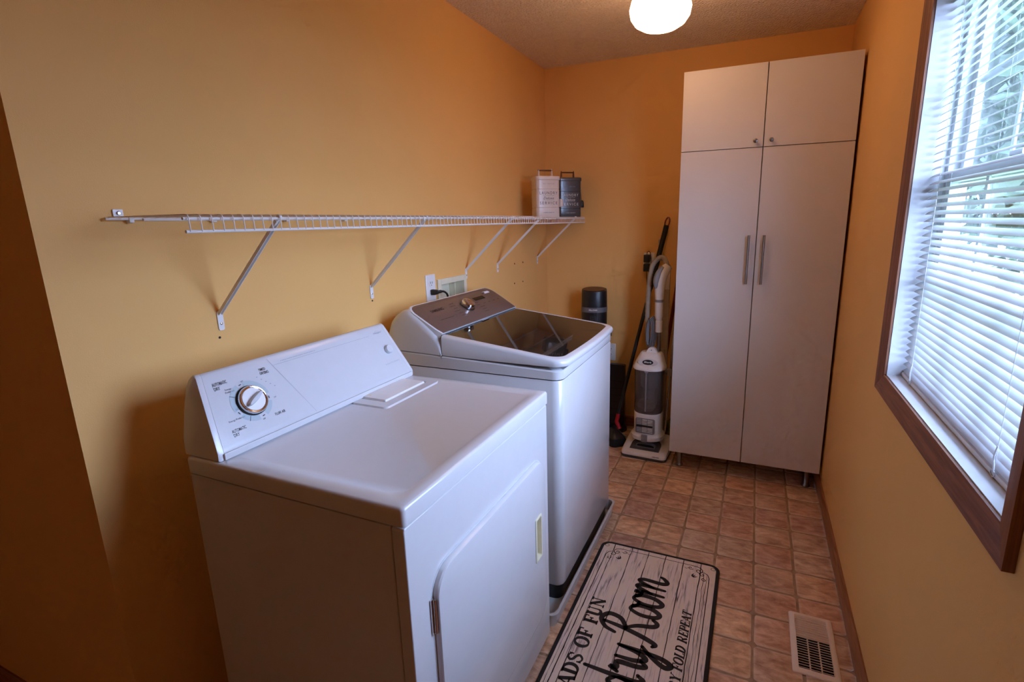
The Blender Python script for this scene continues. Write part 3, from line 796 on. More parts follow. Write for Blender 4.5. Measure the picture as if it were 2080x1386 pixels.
p.text('SAMSUNG', -.243, .119, .0145, width=.088, bold=.02)
p.dashes(-.252, .066, .105, .0035, 17)
p.ribbon(smooth_path([(-.138, .062), (-.132, .070), (-.138, .078)]), .0012, False)
p.build('lettering', 'taupe_print', pn)
p = Print(fw)
for k in range(6):
    w_ = (.034, .044, .030, .048, .036, .040)[k]
    p.dashes(-.058 - .012 * math.sin(k * .5) - w_, .138 - k * .0165, w_, .0030, 7)
    p.dashes(.058 + .012 * math.sin(k * .5), .118 - k * .0165, w_, .0030, 7)
for k in range(4): p.dashes(.13 + .045 * k, .085, .022, .0032, 4)
p.build('cycle_lettering', 'taupe_print', pn)['kind'] = 'stuff'
Print(fw).poly(rr(.148, .1265, .096, .022, .002, 2)).build('display', 'display_black', pn)
Print(fw).poly(rr(.255, .1515, .062, .015, .006, 4)).build('sticker', 'sticker_white', pn)
fw.lift = .0054
Print(fw).poly(rr(.232, .1515, .016, .011, .002, 2)).build('sticker_mark', 'ink', pn)
fw.lift = .005
kn = lathe_on(fw, .003, .100, [(.036, 0), (.036, .003), (.0345, .0045)], 40).build('knob', 'dark_chrome', wa)
lathe_on(fw, .003, .100, [(.0315, .003), (.0310, .018), (.0290, .0225), (.020, .0240), (.008, .0242)], 40).build('knob_cap', 'chrome', kn, sharp=50)
MB().box(wx + .008, wy - .052, .935 - Z0, wx + .0090, wy - .034, .947 - Z0)
Print(Frame((wx + .0045, wy - .030, .936 - Z0), (0, 1, 0), (0, 0, 1), .001)).poly([(-.008, -.012), (.008, -.012), (.008, .008), (-.008, .008)]).build('energy_label', 'matt_black', body)

# ------------------------------------------------------------------ wire shelf (two sections), brackets
SZ, SD = 1.4725, 0.285
def wire_shelf(y0, y1, z, label, clips):
    t = thing('wire_shelf', label, 'shelf', (0, (y0 + y1) / 2, z), group='white wire shelf sections')
    L = (y1 - y0) / 2
    MB().cyl((.012, -L, 0), (.012, L, 0), .0034, n=8).build('back_rod', 'white_wire', t)
    MB().cyl((SD - .004, -L, -.0045), (SD - .004, L, -.0045), .0034, n=8).build('front_rod', 'white_wire', t)
    MB().cyl((.150, -L, -.0045), (.150, L, -.0045), .0030, n=8).build('middle_rod', 'white_wire', t)
    MB().cyl((SD + .001, -L, -.0315), (SD + .001, L, -.0315), .0034, n=8).build('lip_rod', 'white_wire', t)
    n = int((2 * L - .012) / .0252); w0 = None
    for k in range(n + 1):
        if w0 is None:
            w0 = MB().tube([(.008, 0, .0015), (SD - .003, 0, .0015), (SD + .0015, 0, 0), (SD + .0035, 0, -.004), (SD + .0045, 0, -.034)], .0013, 5).build('cross_wire', 'white_wire', t); o = w0
        else: o = dup(w0, t)
        o.location = (0, -L + .008 + k * .0252, .0022)
    for y in clips:
        c_ = MB().box(.0008, y - .006 - (y0 + y1) / 2, -.010, .018, y + .006 - (y0 + y1) / 2, .006).build('wall_clip', 'white_plastic', t, bevel=.003)
    return t
sh = wire_shelf(-2.712, -.884, SZ, 'long near section of the white wire shelf on the left wall', (-2.660, -2.455, -2.215, -1.965, -1.712, -1.45, -1.13))
ym = (-2.712 - .884) / 2
cp = MB().box(.0008, -2.690 - ym, -.002, .0045, -2.668 - ym, .022).build('screw_plate', 'white_plastic', sh, bevel=.0015)
MB().lathe([(.0048, 0), (.0048, .002), (.003, .0035)], 0, 0, 12).xf(Matrix.Translation((.0045, -2.679 - ym, .013)) @ Matrix.Rotation(R90, 4, 'Y')).build('screw', 'chrome', cp)
wire_shelf(-.881, -.010, SZ - .004, 'short far section of the white wire shelf below the two tins', (-.60, -.25))
def bracket(y, label):
    t = thing('shelf_bracket', label, 'bracket', (0, y, 1.165), group='diagonal shelf brackets')
    MB().loft([[(.0010, a, b) for a, b in rr(0, .026, .017, .054, .005, 4)], [(.0034, a, b) for a, b in rr(0, .026, .017, .054, .005, 4)]]).build('wall_plate', 'white_wire', t)
    MB().lathe([(.0035, 0), (.0035, .0015), (.002, .0025)], 0, 0, 10).xf(Matrix.Translation((.0034, 0, .018)) @ Matrix.Rotation(R90, 4, 'Y')).build('screw', 'chrome', t)
    # channel-shaped brace
    a = Vector((.003, 0, .046)); b = Vector((SD - .012, 0, SZ - .009 - 1.165)); d = (b - a).normalized(); n = Vector((-d.z, 0, d.x))
    prof = [(-.0055, -.004), (.0055, -.004), (.0055, .005), (.0040, .005), (.0040, -.0022), (-.0040, -.0022), (-.0040, .005), (-.0055, .005)]
    MB().loft([[a + Vector((0, u_, 0)) - n * v_ for u_, v_ in prof], [b + Vector((0, u_, 0)) - n * v_ for u_, v_ in prof]]).build('brace', 'white_wire', t, smooth=False)
    MB().tube(smooth_path([(b.x - .012, 0, b.z - .010), (b.x + .002, 0, b.z + .002), (b.x + .004, 0, b.z + .010), (b.x + .013, 0, b.z + .008)], 4), .0042, 8).build('hook', 'white_wire', t)
for y, lab in ((-2.473, 'shelf bracket nearest the camera, above the dryer dial'), (-1.848, 'shelf bracket above the far end of the dryer'), (-1.129, 'shelf bracket right beside the recessed water supply box'), (-.774, 'shelf bracket below the seam of the two shelf sections'), (-.182, 'farthest shelf bracket by the room corner')):
    bracket(y, lab)

# ------------------------------------------------------------------ tins on the shelf
def tin(x, y, rz, body_m, ink_m, trim_m, handle_m, label, sc=1.0):
    t = thing('storage_tin', label, 'tin', (x, y, SZ + .0008), rz, 'laundry tins on the shelf')
    w_, d_, h_ = .150 * sc, .105 * sc, .218 * sc          # local: front faces -y
    def q(e, z, r=.020): return [(a, b, z) for a, b in rr(0, 0, w_ - 2 * e, d_ - 2 * e, r, 5)]
    b = MB().loft([q(.001, 0), q(0, .003), q(0, .052), q(.0022, .0535), q(.0022, .0555), q(0, .057), q(0, .160), q(.0022, .1615), q(.0022, .1635), q(0, .165), q(0, h_)]).build('body', body_m, t, sharp=30)
    ld = MB().loft([q(-.003, h_ - .003, .022), q(-.004, h_, .022), q(-.004, h_ + .014, .022), q(-.002, h_ + .019, .021), q(.008, h_ + .021, .018)]).build('lid', body_m, t, sharp=35)
    for s_ in (-1, 1):
        MB().lathe([(.0070, h_ + .020), (.0058, h_ + .038), (.0046, h_ + .054), (.0026, h_ + .064)], s_ * .042, 0, 10).build('handle_post', trim_m, ld)
    MB().cyl((-.046, 0, h_ + .055), (.046, 0, h_ + .055), .0042, n=10).build('handle_grip', handle_m, ld)
    f_ = Frame((0, -d_ / 2, 0), (1, 0, 0), (0, 0, 1), .0008)
    p = Print(f_, True)
    p.text('LAUNDRY', 0, .132, .0165, width=.112, align='c', space=1.35)
    p.text('SERVICE', 0, .074, .0165, width=.112, align='c', space=1.35)
    p.text('Deluxe', 0, .1035, .0145, width=.066, align='c', shear=.35)
    p.new().ribbon([(-.036, .1245), (.036, .1245)], .0007, False).new().ribbon([(-.036, .0985), (.036, .0985)], .0007, False)
    p.build('lettering', ink_m, b)
    p = Print(f_, True); p.text('SELF SERVICE', 0, .190, .0065, width=.072, align='c', space=1.3).dashes(-.036, .0245, .072, .0050, 10)
    p.build('small_lettering', 'pale_ink', b)
    return t, w_, d_, h_
tin(.186, -.470, math.radians(43), 'white_tin', 'ink', 'white_tin', 'bronze_wire', 'cream white lettered tin on the wire shelf')
tin(.205, -.128, math.radians(38), 'grey_tin', 'tin_letter_light', 'bronze_wire', 'bronze_wire', 'dark grey lettered tin beside the room corner', 1.06)
def scoop(x, y, rz, m, hm, label):
    t = thing('laundry_scoop', label, 'scoop', (x, y, SZ + .062), rz, 'scoops hanging from the tins')
    MB().tube(smooth_path([(0, 0, .115), (.004, 0, .108), (.006, 0, .08), (.009, 0, .045)], 5), .0018, 6).build('handle', hm, t)
    MB().lathe([(.014, 0), (.017, .004), (.015, .036), (.010, .046)], .010, 0, 16).build('cup', m, t, sharp=50)
    MB().cyl((-.006, 0, .113), (.006, 0, .113), .003, n=8).build('peg', hm, t)
scoop(.186 + .075 * math.cos(.75) + .010, -.470 + .075 * math.sin(.75) + .010, .75, 'white_tin', 'bronze_wire', 'small white scoop hanging on the side of the cream tin')
scoop(.205 + .075 * math.cos(.66) + .010, -.128 + .075 * math.sin(.66) + .010, .66, 'black_plastic', 'bronze_wire', 'small dark scoop hanging on the side of the grey tin')

# ------------------------------------------------------------------ wall outlets, plug, supply box
def outlet(loc, rz, label, mat='white_plastic'):
    t = thing('wall_outlet', label, 'outlet', loc, rz)       # local: faces -y, centred
    def q(e, y, r=.004): return [(a, y, b) for a, b in rr(0, 0, .074 - 2 * e, .122 - 2 * e, r, 3)]
    MB().loft([q(0, -.0008), q(0, -.004), q(.003, -.0065)]).build('cover_plate', mat, t, sharp=30)
    for z in (-.020, .020):
        rc = MB().loft([[(a, -.006, b + z) for a, b in rr(0, 0, .033, .028, .012, 5)], [(a, -.0085, b + z) for a, b in rr(0, 0, .033, .028, .012, 5)]]).build('receptacle', mat, t)
        for x in (-.0065, .0065): MB().box(x - .0012, -.0092, z - .001, x + .0012, -.0084, z + .009).build('slot', 'matt_black', rc)
        MB().cyl((0, -.0084, z - .0075), (0, -.0092, z - .0075), .0024, n=8).build('slot', 'matt_black', rc)
    MB().cyl((0, -.006, 0), (0, -.0078, 0), .003, n=10).build('screw', 'white_plastic', t)
outlet((0, -1.452, 1.157), R90, 'white wall outlet with a black plug, above the washer')
outlet((.733, 0, 1.172), 0, 'wall outlet with two black adapters behind the vacuum')
outlet((.478, 0, .535), 0, 'low white wall outlet half hidden behind the washer')
cd = thing('power_plug', 'black plug and cord in the outlet above the washer', 'plug', (0.0095, -1.452, 1.137))
MB().loft([[(0, a, b) for a, b in rr(0, 0, .026, .026, .006, 3)], [(.020, a, b) for a, b in rr(0, 0, .026, .024, .006, 3)], [(.030, a + .004, b) for a, b in rr(0, 0, .018, .016, .006, 3)]]).build('plug_body', 'black_plastic', cd, sharp=40)
MB().tube(smooth_path([(.024, .004, 0), (.034, .028, .001), (.034, .055, -.006), (.028, .085, -.030), (.02, .10, -.10), (.015, .10, -.30)], 6), [.0075] * 6 + [.0050] * 25, 8).build('cord', 'black_plastic', cd)
bx = thing('water_supply_box', 'cream recessed washer supply box in the wall', 'utility box', (0, (BOX[0] + BOX[1]) / 2, BOX[2]))
bh, bw_ = BOX[3] - BOX[2], (BOX[1] - BOX[0]) / 2
mb = MB()
for a in ((-bw_ - .026, -bw_ + .002, -.022, bh + .024), (bw_ - .002, bw_ + .024, -.022, bh + .024), (-bw_ + .002, bw_ - .002, bh - .004, bh + .024), (-bw_ + .002, bw_ - .002, -.022, .002)):
    mb.box(.0006, a[0], a[2], .0085, a[1], a[3])
mb.build('face_frame', 'almond_plastic', bx, bevel=.002)
mb = MB(); t_ = .002; dp = -.048
mb.box(dp, -bw_ + .001, .001, dp + t_, bw_ - .001, bh - .001)
for a in ((-bw_ + .001, -bw_ + .003), (bw_ - .003, bw_ - .001)): mb.box(dp, a[0], .001, .0, a[1], bh - .001)
mb.box(dp, -bw_ + .003, bh - .003, 0, bw_ - .003, bh - .001); mb.box(dp, -bw_ + .003, .001, 0, bw_ - .003, .003)
mb.build('recess_liner', 'almond_plastic', bx, smooth=False)
MB().box(dp + .003, .045, .004, -.012, .049, bh - .004).build('divider', 'almond_plastic', bx)
for y in (-.05, .0):
    v_ = MB().cyl((dp + .002, y, .06), (dp + .03, y, .06), .009, n=12).build('valve', 'brushed_steel', bx)

# ------------------------------------------------------------------ ceiling light
def ceiling_light(x, y, label, power, mname):
    cl = thing('ceiling_light', label, 'ceiling light', (x, y, H))
    MB().lathe([(.075, 0), (.075, -.010), (.066, -.030), (.058, -.062), (.062, -.082), (.062, -.090)], 0, 0, 40).build('canopy', 'white_plastic', cl, sharp=40)
    M(mname, (0.9, 0.88, 0.84), 0.3, noise=0.01, emit=LAMP_COLOR, estr=power)
    MB().lathe([(.058, -.086), (.066, -.100), (.094, -.116), (.115, -.138), (.1225, -.168), (.117, -.196), (.100, -.220), (.073, -.236), (.040, -.244), (.012, -.2465)], 0, 0, 48).build('glass_shade', mname, cl, sharp=60)
ceiling_light(.963, -1.130, 'round white glass ceiling light glowing above the tall cabinet end', LAMP_POWER, 'glowing_glass')
ceiling_light(.45, -3.90, 'added fill light, unseen, brightening the near end of the room', LAMP_POWER * .2, 'added_fill_glass')  # unseen fill lamp, added to bring up the dark near end

# ------------------------------------------------------------------ tall cabinet
CXa, CXb, CYF = 0.9899, 1.7720, -.5500
ca = thing('tall_cabinet', 'tall white four-door cabinet on metal legs in the far corner', 'cabinet', ((CXa + CXb) / 2, CYF / 2 - .012, 0), -0.0075)
cw2 = (CXb - CXa) / 2; dep = .525
yb_, yf_ = dep / 2 + .008, -dep / 2 + .006
zc0, zc1, zc2 = .1084, 1.7853, 2.1693
mb = MB()
for x0, x1 in ((-cw2 + .001, -cw2 + .018), (cw2 - .018, cw2 - .001), (-.016, .016)): mb.box(x0, yf_, zc0, x1, yb_, zc2 - .001)
for z in (zc0, zc1 - .009, zc2 - .018): mb.box(-cw2 + .018, yf_, z, cw2 - .018, yb_ - .004, z + .017)
mb.box(-cw2 + .001, yb_ - .004, zc0, cw2 - .001, yb_, zc2 - .002)
mb.build('carcass', 'white_laminate', ca, smooth=False)
for s_ in (-1, 1):
    x0, x1 = (-cw2, -.0022) if s_ < 0 else (.0022, cw2)
    dl = MB().box(x0, yf_ - .019, zc0, x1, yf_ - .001, zc1 - .0018).build('door', 'white_laminate', ca, bevel=.0012)
    du = MB().box(x0, yf_ - .019, zc1 + .0018, x1, yf_ - .001, zc2).build('door', 'white_laminate', ca, bevel=.0012)
    hx = s_ * .0355
    hd = MB().cyl((hx, yf_ - .048, 1.112), (hx, yf_ - .048, 1.360), .0062, n=14).build('handle', 'brushed_steel', dl)
    mb = MB()
    for z in (1.150, 1.322): mb.cyl((hx, yf_ - .018, z), (hx, yf_ - .046, z), .0045, n=10)
    for v_, f_ in ((mb, hd),): hd.data  # posts join the bar
    bmh = bmesh.new(); bmh.from_mesh(hd.data); bmt = bpy.data.meshes.new('tmp'); bmt.from_pydata(mb.v, [], mb.f); bmh.from_mesh(bmt); bmh.to_mesh(hd.data); bmh.free(); hd.data.shade_smooth(); hd.data.set_sharp_from_angle(angle=.7); bpy.data.meshes.remove(bmt)
    MB().lathe([(.0055, 0), (.0050, .012), (.0085, .016), (.0105, .022), (.0095, .027), (.004, .0285)], 0, 0, 18).xf(Matrix.Translation((hx, yf_ - .019, 1.814)) @ Matrix.Rotation(R90, 4, 'X')).build('knob', 'brushed_steel', du, sharp=50)
for sx in (-1, 1):
    for y in (yf_ + .045, yb_ - .05):
        MB().lathe([(.0225, .0), (.0225, .007), (.0185, .012), (.0155, .016), (.0155, zc0)], sx * (cw2 - .052), y, 20).build('leg', 'brushed_steel', ca, sharp=40)
for z in (1.087, .885, .700):
    MB().cyl((-cw2 - .048, .15, z), (-cw2 + .002, .15, z + .002), .0022, n=6).build('side_hook', 'brushed_steel', ca)

# ------------------------------------------------------------------ upright vacuum
va = thing('vacuum_cleaner', 'white upright vacuum with clear dust cup beside the tall cabinet', 'vacuum', (.828, -.385, 0), math.radians(-3))
def ell(rx, ry, z, x=0, y=0, n=28, sq=2.4):
    out = []
    for k in range(n):
        a = 2 * math.pi * k / n; c_, s_ = math.cos(a), math.sin(a)
        out.append((x + rx * math.copysign(abs(c_) ** (2 / sq), c_), y + ry * math.copysign(abs(s_) ** (2 / sq), s_), z))
    return out
# floor head
def hr(z, x0, x1, y0, y1, r): return [(a, b, z if not callable(z) else z(b)) for a, b in rr((x0 + x1) / 2, (y0 + y1) / 2, x1 - x0, y1 - y0, r, 5)]
zs_ = lambda b: .040 + (b + .125) * .20
MB().loft([hr(.003, -.140, .140, -.130, .12, .03), hr(.016, -.143, .143, -.134, .12, .03), hr(.019, -.142, .142, -.133, .12, .03)]).build('floor_head_bumper', 'dark_grey_plastic', va, sharp=40)
hd = MB().loft([hr(.0185, -.140, .140, -.131, .118, .03), hr(lambda b: zs_(b) - .010, -.139, .139, -.130, .118, .03), hr(zs_, -.128, .128, -.118, .112, .03)]).build('floor_head', 'white_plastic', va, sharp=45)
def onhead(x, y, h=0.0): return (x, y, zs_(y) + .0008 + h)
arcp = [(-.092, -.092)] + [(.092 * math.cos(math.pi - math.pi * k / 16), -.030 + .080 * math.sin(math.pi * k / 16)) for k in range(17)] + [(.092, -.092)]
MB().loft([[onhead(x, y) for x, y in arcp], [onhead(x * .96, -.02 + (y + .02) * .96, .004) for x, y in arcp]]).build('head_inset', 'dark_grey_plastic', hd, sharp=40)
wnd = [(x * .68, -.045 + (y + .03) * .45) for x, y in arcp]
MB().loft([[onhead(x, y, .004) for x, y in wnd], [onhead(x * .97, y, .006) for x, y in wnd]]).build('brush_window', 'mid_grey_plastic', hd, sharp=40)
MB().loft([[onhead(x * .85, -.060 + (y + .06) * .35, .0062) for x, y in wnd], [onhead(x * .85, -.060 + (y + .06) * .35, .0070) for x, y in wnd]]).build('brush_slot', 'matt_black', hd)
Print(Frame((.060, -.1315, .030), (1, 0, 0), (0, .1, 1), .001)).dashes(0, 0, .045, .005, 9).build('lettering', 'ink', hd)
# neck, motor housing, cup, lid
MB().loft([ell(.055, .04, .05, 0, .045), ell(.060, .05, .11, 0, .02)]).build('neck', 'light_grey_plastic', va)
mo = MB().loft([ell(.082, .078, .100), ell(.100, .092, .108), ell(.103, .095, .132), ell(.092, .086, .142), ell(.086, .082, .150), ell(.086, .083, .275), ell(.084, .081, .280)]).build('motor_housing', 'white_plastic', va, sharp=50)
MB().box(-.018, -.0985, .104, .018, -.088, .150).build('release_tab', 'mid_grey_plastic', mo, bevel=.003)
gr = MB().loft([[(a, -.0795 - .006 * (1 - (a / .062) ** 2), b) for a, b in rr(0, .205, .120, .098, .010, 4)], [(a, -.0835 - .006 * (1 - (a / .062) ** 2), b) for a, b in rr(0, .205, .118, .096, .010, 4)]]).build('filter_grille', 'mid_grey_plastic', mo, sharp=40)
for k in range(9):
    z = .166 + k * .0097
    if k in (4,): continue
    for x0 in (-.050, -.016, .018):
        MB().box(x0, -.0925 + .006 * (x0 / .05) ** 2, z, x0 + .030, -.0865, z + .0042).build('grille_bar', 'white_plastic', gr)
MB().box(-.052, -.0915, .199, .048, -.0865, .2105).build('grille_band', 'black_plastic', gr)
cup = MB().loft([ell(.084, .081, .281), ell(.087, .084, .300), ell(.089, .086, .560)], True, False).build('dust_cup', 'dust_cup_plastic', va, sharp=50)
MB().lathe([(.030, .285), (.034, .42), (.052, .44), (.055, .54), (.06, .555)], 0, 0, 20).build('cyclone_core', 'light_grey_plastic', cup)
MB().lathe([(.01, .283), (.045, .286), (.058, .31), (.045, .345), (.02, .36)], -.012, -.012, 14).build('dust', 'beige_plastic', cup)
MB().box(-.004, -.092, .300, .004, -.083, .557).build('cup_rib', 'mid_grey_plastic', cup, bevel=.002)
MB().box(-.010, -.0945, .548, .014, -.083, .572).build('cup_latch', 'mid_grey_plastic', va, bevel=.002)
ldd = MB().loft([ell(.094, .091, .556), ell(.100, .096, .560), ell(.100, .096, .570), ell(.092, .084, .586, 0, .008), ell(.080, .060, .618, 0, .030), ell(.070, .048, .640, 0, .040), ell(.060, .038, .650, 0, .044)]).build('cup_lid', 'white_plastic', va, sharp=50)
fl_ = Frame((0, -.0555, .604), (1, 0, 0), (0, .062, .070), .0005)
Print(fl_).disc(0, 0, .060, 30, ry=.026).build('lid_plate', 'light_grey_plastic', ldd)
fl_.lift = .0012
Print(fl_).disc(0, 0, .033, 28, ry=.0175).build('logo_badge', 'matt_black', ldd)
fl_.lift = .0018
Print(fl_).text('Shark', 0, -.005, .0105, width=.046, align='c', shear=.1, bold=.02).build('logo_lettering', 'sticker_white', ldd)
mb = MB().loft([[(x, .032 + y * .6, z) for x, y, z in [(.004 + .034 * math.cos(a), s_, .640 + .042 * math.sin(a)) for a in [math.pi * k / 10 for k in range(11)]]] for s_ in (-.022, .022)])
mb.build('carry_handle', 'white_plastic', ldd, bevel=.002)
MB().cyl((.002, .0190, .664), (.002, .0165, .664), .003, n=8).build('screw', 'dark_grey_plastic', ldd)
# spine, wand, handle
MB().loft([rring(-.010, .075, .080, .105, .01, .12), rring(-.005, .070, .078, .100, .01, .66)]).build('spine', 'beige_plastic', va, sharp=40)
MB().cyl((.040, .050, .655), (.036, .050, .790), .0125, n=16).build('wand_tube', 'brushed_steel', va)
wd = MB().tube([(.036, .050, .775), (.035, .050, .845), (.0345, .050, .846), (.034, .050, .872), (.033, .050, .965)], [.0215, .0215, .0175, .0250, .0250], 18).build('wand_grip', 'white_plastic', va, sharp=40)
MB().tube([(.033, .050, .960), (.033, .050, .976)], .0265, 18).build('wand_collar', 'mid_grey_plastic', va)
hp = smooth_path([(.033, .050, .972), (.033, .050, 1.040), (.038, .052, 1.095), (.056, .058, 1.145), (.078, .066, 1.178)], 6)
MB().tube(hp, [.0255 + .006 * math.sin(i / (len(hp) - 1) * 3.1) for i in range(len(hp))], 18).build('handle', 'white_plastic', va, sharp=60)
MB().tube(smooth_path([(.016, .030, 1.045), (.016, .030, 1.090), (.030, .036, 1.140), (.052, .044, 1.172)], 5), [.010, .014, .016, .017, .018, .019, .020, .020, .020, .019, .018, .017, .016, .015, .014, .012], 12).build('handle_inlay', 'mid_grey_plastic', va)
hose = smooth_path([(.070, .060, 1.175), (.052, .075, 1.215), (.020, .080, 1.222), (-.018, .080, 1.180), (-.036, .082, 1.10), (-.044, .085, .98), (-.046, .088, .85), (-.040, .088, .72), (-.020, .088, .62), (.0, .088, .54)], 9)
MB().tube(hose, [.0135 + (.0022 if i % 2 else 0) for i in range(len(hose))], 12).build('hose', 'hose_tan', va, sharp=80)
for k in range(5):
    cpts = [(-.022 + .005 * k + (.016 + .002 * k) * math.cos(a), .040 + .010 * math.sin(a) + .003 * k, .770 + (.078 + .005 * k) * math.sin(a)) for a in [2 * math.pi * i / 20 for i in range(21)]]
    MB().tube(cpts, .0036, 6).build('power_cord', 'cord_grey', va)
MB().tube([(.098, .050, .530), (.122, .030, .528)], [.020, .024], 16).build('tool_mount', 'beige_plastic', va)

# ------------------------------------------------------------------ tower fan in the corner
tf = thing('tower_fan', 'black tower fan with grey name band behind the washer', 'fan', (.405, -.165, 0), math.radians(14))
def te(rx, ry, z, zf=0.0): return [(x, y, z + zf * y) for x, y, _ in ell(rx, ry, 0, 0, 0, 36, 2.3)]
MB().lathe([(.088, 0), (.088, .012), (.085, .020), (.05, .026)], 0, 0, 36).build('base', 'black_plastic', tf)
tbd = MB().loft([te(.086, .074, .026), te(.086, .074, .855)]).build('body', 'black_plastic', tf)
MB().loft([te(.0875, .0755, .853), te(.0875, .0755, .886)]).build('name_band', 'cord_grey', tf)
MB().loft([te(.086, .074, .884), te(.084, .072, .985, .0), te(.082, .070, .999, .12)]).build('head', 'black_plastic', tf, sharp=40)
MB().loft([te(.072, .060, 1.001, .12), te(.070, .058, 1.0035, .12)]).build('control_top', 'bronze_wire', tf)
Print(Frame((-.004, -.0756, .8655), (1, 0, 0), (0, 0, 1), .001)).text('PELONIS', 0, 0, .010, width=.055, align='c', bold=.02).build('lettering', 'sticker_white', tf)
for k in range(15):
    a = math.radians(-140 + 100 * k / 14); x, y = .086 * math.cos(a), .074 * math.sin(a)
    MB().box(-.0013, -.002, .10, .0013, .006, .83).xf(Matrix.Translation((x * .992, y * .992, 0)) @ Matrix.Rotation(a + R90, 4, 'Z')).build('grille_slat', 'dark_grey_plastic', tbd)

# ------------------------------------------------------------------ dark things on the floor between washer and vacuum
ph = thing('tower_heater', 'slim black upright heater standing against the wall beside the washer', 'heater', (.560, -.105, 0))
MB().lathe([(.068, 0), (.070, .010), (.064, .030), (.045, .044), (.03, .048)], 0, 0, 36).build('base', 'black_plastic', ph, sharp=50)
pnl = MB().loft([[(a, -.022, b) for a, b in rr(-.004, .262, .110, .436, .010, 4)], [(a, .018, b) for a, b in rr(-.004, .262, .110, .436, .010, 4)]]).build('panel', 'black_plastic', ph, bevel=.003)
for k in range(6): MB().box(-.045, -.0236, .11 + k * .05, .040, -.0218, .114 + k * .05).build('panel_slot', 'matt_black', pnl)

mo_ = thing('flat_mop', 'black-handled flat mop with red joint leaning in the corner', 'mop', (.600, -.310, 0))
Pb, Pt = Vector((.012, .012, .185)), Vector((.857 - .600, -.034 + .310, 1.472))
d_ = (Pt - Pb)
pole = MB().cyl(Pb, Pb + d_ * .66, .0120, n=12).build('pole', 'black_plastic', mo_)
MB().cyl(Pb + d_ * .64, Pb + d_ * .95, .0150, .0170, n=12).build('handle_grip', 'matt_black', mo_)
c0 = Pb + d_ * .965; ux = d_.normalized(); sx = Vector((1, 0, 0)) - ux * ux.x; sx.normalize()
MB().tube([c0 + ux * (.032 * math.cos(a)) + sx * (.0135 * math.sin(a)) for a in [2 * math.pi * k / 20 for k in range(21)]], .0050, 8).build('hanging_loop', 'dark_red_paint', mo_)
MB().tube(smooth_path([(.014, .014, .195), (.010, .010, .165), (.006, .006, .140), (.018, .004, .115), (.026, .0, .095)], 4), .0135, 10).build('joint', 'red_plastic', mo_)
mrot = Matrix.Translation((-.012, -.004, 0)) @ Matrix.Rotation(math.radians(-48), 4, 'Z')
MB().loft([rring(-.085, .085, -.052, .052, .03, .052), rring(-.080, .080, -.045, .045, .03, .062), rring(-.02, .03, -.015, .015, .01, .098)]).xf(mrot).build('head_plate', 'black_plastic', mo_, sharp=40)
MB().box(-.088, .044, .058, .088, .050, .066).xf(mrot).build('head_edge', 'mid_grey_plastic', mo_, bevel=.002)
MB().loft([rring(-.092, .092, -.058, .058, .03, .001), rring(-.095, .095, -.062, .062, .03, .020), rring(-.086, .086, -.052, .052, .03, .0525)]).xf(mrot).build('mop_pad', 'matt_black', mo_, sharp=40)

bd = thing('leaning_board', 'narrow beige board standing on end behind the vacuum', 'board', (.880, -.205, 0), math.radians(-10))
MB().loft([rring(-.026, .026, -.008, .008, .006, 0.004), rring(-.026, .026, -.008, .008, .006, 1.165), rring(-.022, .022, -.006, .006, .005, 1.172)]).build('board', 'beige_plastic', bd, sharp=40)
MB().box(-.0265, -.0105, 1.02, .0265, -.0075, 1.165).build('end_sleeve', 'white_tin', bd, bevel=.001)

rb = thing('broom', 'dark red broom handle leaning beside the tall cabinet', 'broom', (.832, -.135, 0))
MB().cyl((.0, 0, .14), (.122, .105, 1.30), .0115, n=12).build('handle', 'dark_red_paint', rb)
MB().loft([rring(-.070, .055, -.022, .022, .012, .10), rring(-.04, .04, -.017, .017, .012, .150)]).build('brush_block', 'black_plastic', rb, sharp=40)
br_ = MB()
for k in range(130):
    x = -.065 + .115 * rnd.random(); y = -.018 + .036 * rnd.random()
    br_.cyl((x, y, .105), (x * 1.08, y + rnd.uniform(-.006, .006), .002), .0014, n=4, caps=False)
o = br_.build('bristles', 'matt_black', rb, smooth=False, recalc=False); o['kind'] = 'stuff'

tbx = thing('extension_tube', 'thin chrome tube leaning against the cabinet side', 'tube', (.908, -.248, 0))
MB().tube([(.0, 0, .006), (.040, .048, .925)], .0085, 12).build('tube', 'chrome', tbx)
MB().tube([(.040, .048, .925), (.0407, .0488, .94)], .0105, 12).build('tube_collar', 'dark_grey_plastic', tbx)
MB().tube([(0, 0, .004), (.0018, .002, .035)], .0105, 12).build('tube_tip', 'dark_grey_plastic', tbx)

gc = MB(); ng, mg = 14, 9
for j in range(mg):
    for i in range(ng):
        a = 2 * math.pi * i / ng; t = j / (mg - 1)
        r_ = .046 * math.sin(math.pi * (.12 + .86 * (1 - t)) ) * (1 + .18 * math.sin(3 * a + j)) + .004
        gc.v.append((.946 + r_ * math.cos(a), -.165 + r_ * .8 * math.sin(a), .002 + .150 * t))
for j in range(mg - 1):
    for i in range(ng): gc.f.append((j * ng + i, j * ng + (i + 1) % ng, (j + 1) * ng + (i + 1) % ng, (j + 1) * ng + i))
gc.f.append(tuple(range(ng - 1, -1, -1))); gc.f.append(tuple((mg - 1) * ng + i for i in range(ng)))
tag(gc.build('cleaning_cloth', 'lime_cloth', sharp=80), 'crumpled lime green cloth on the floor behind the vacuum', 'cloth')

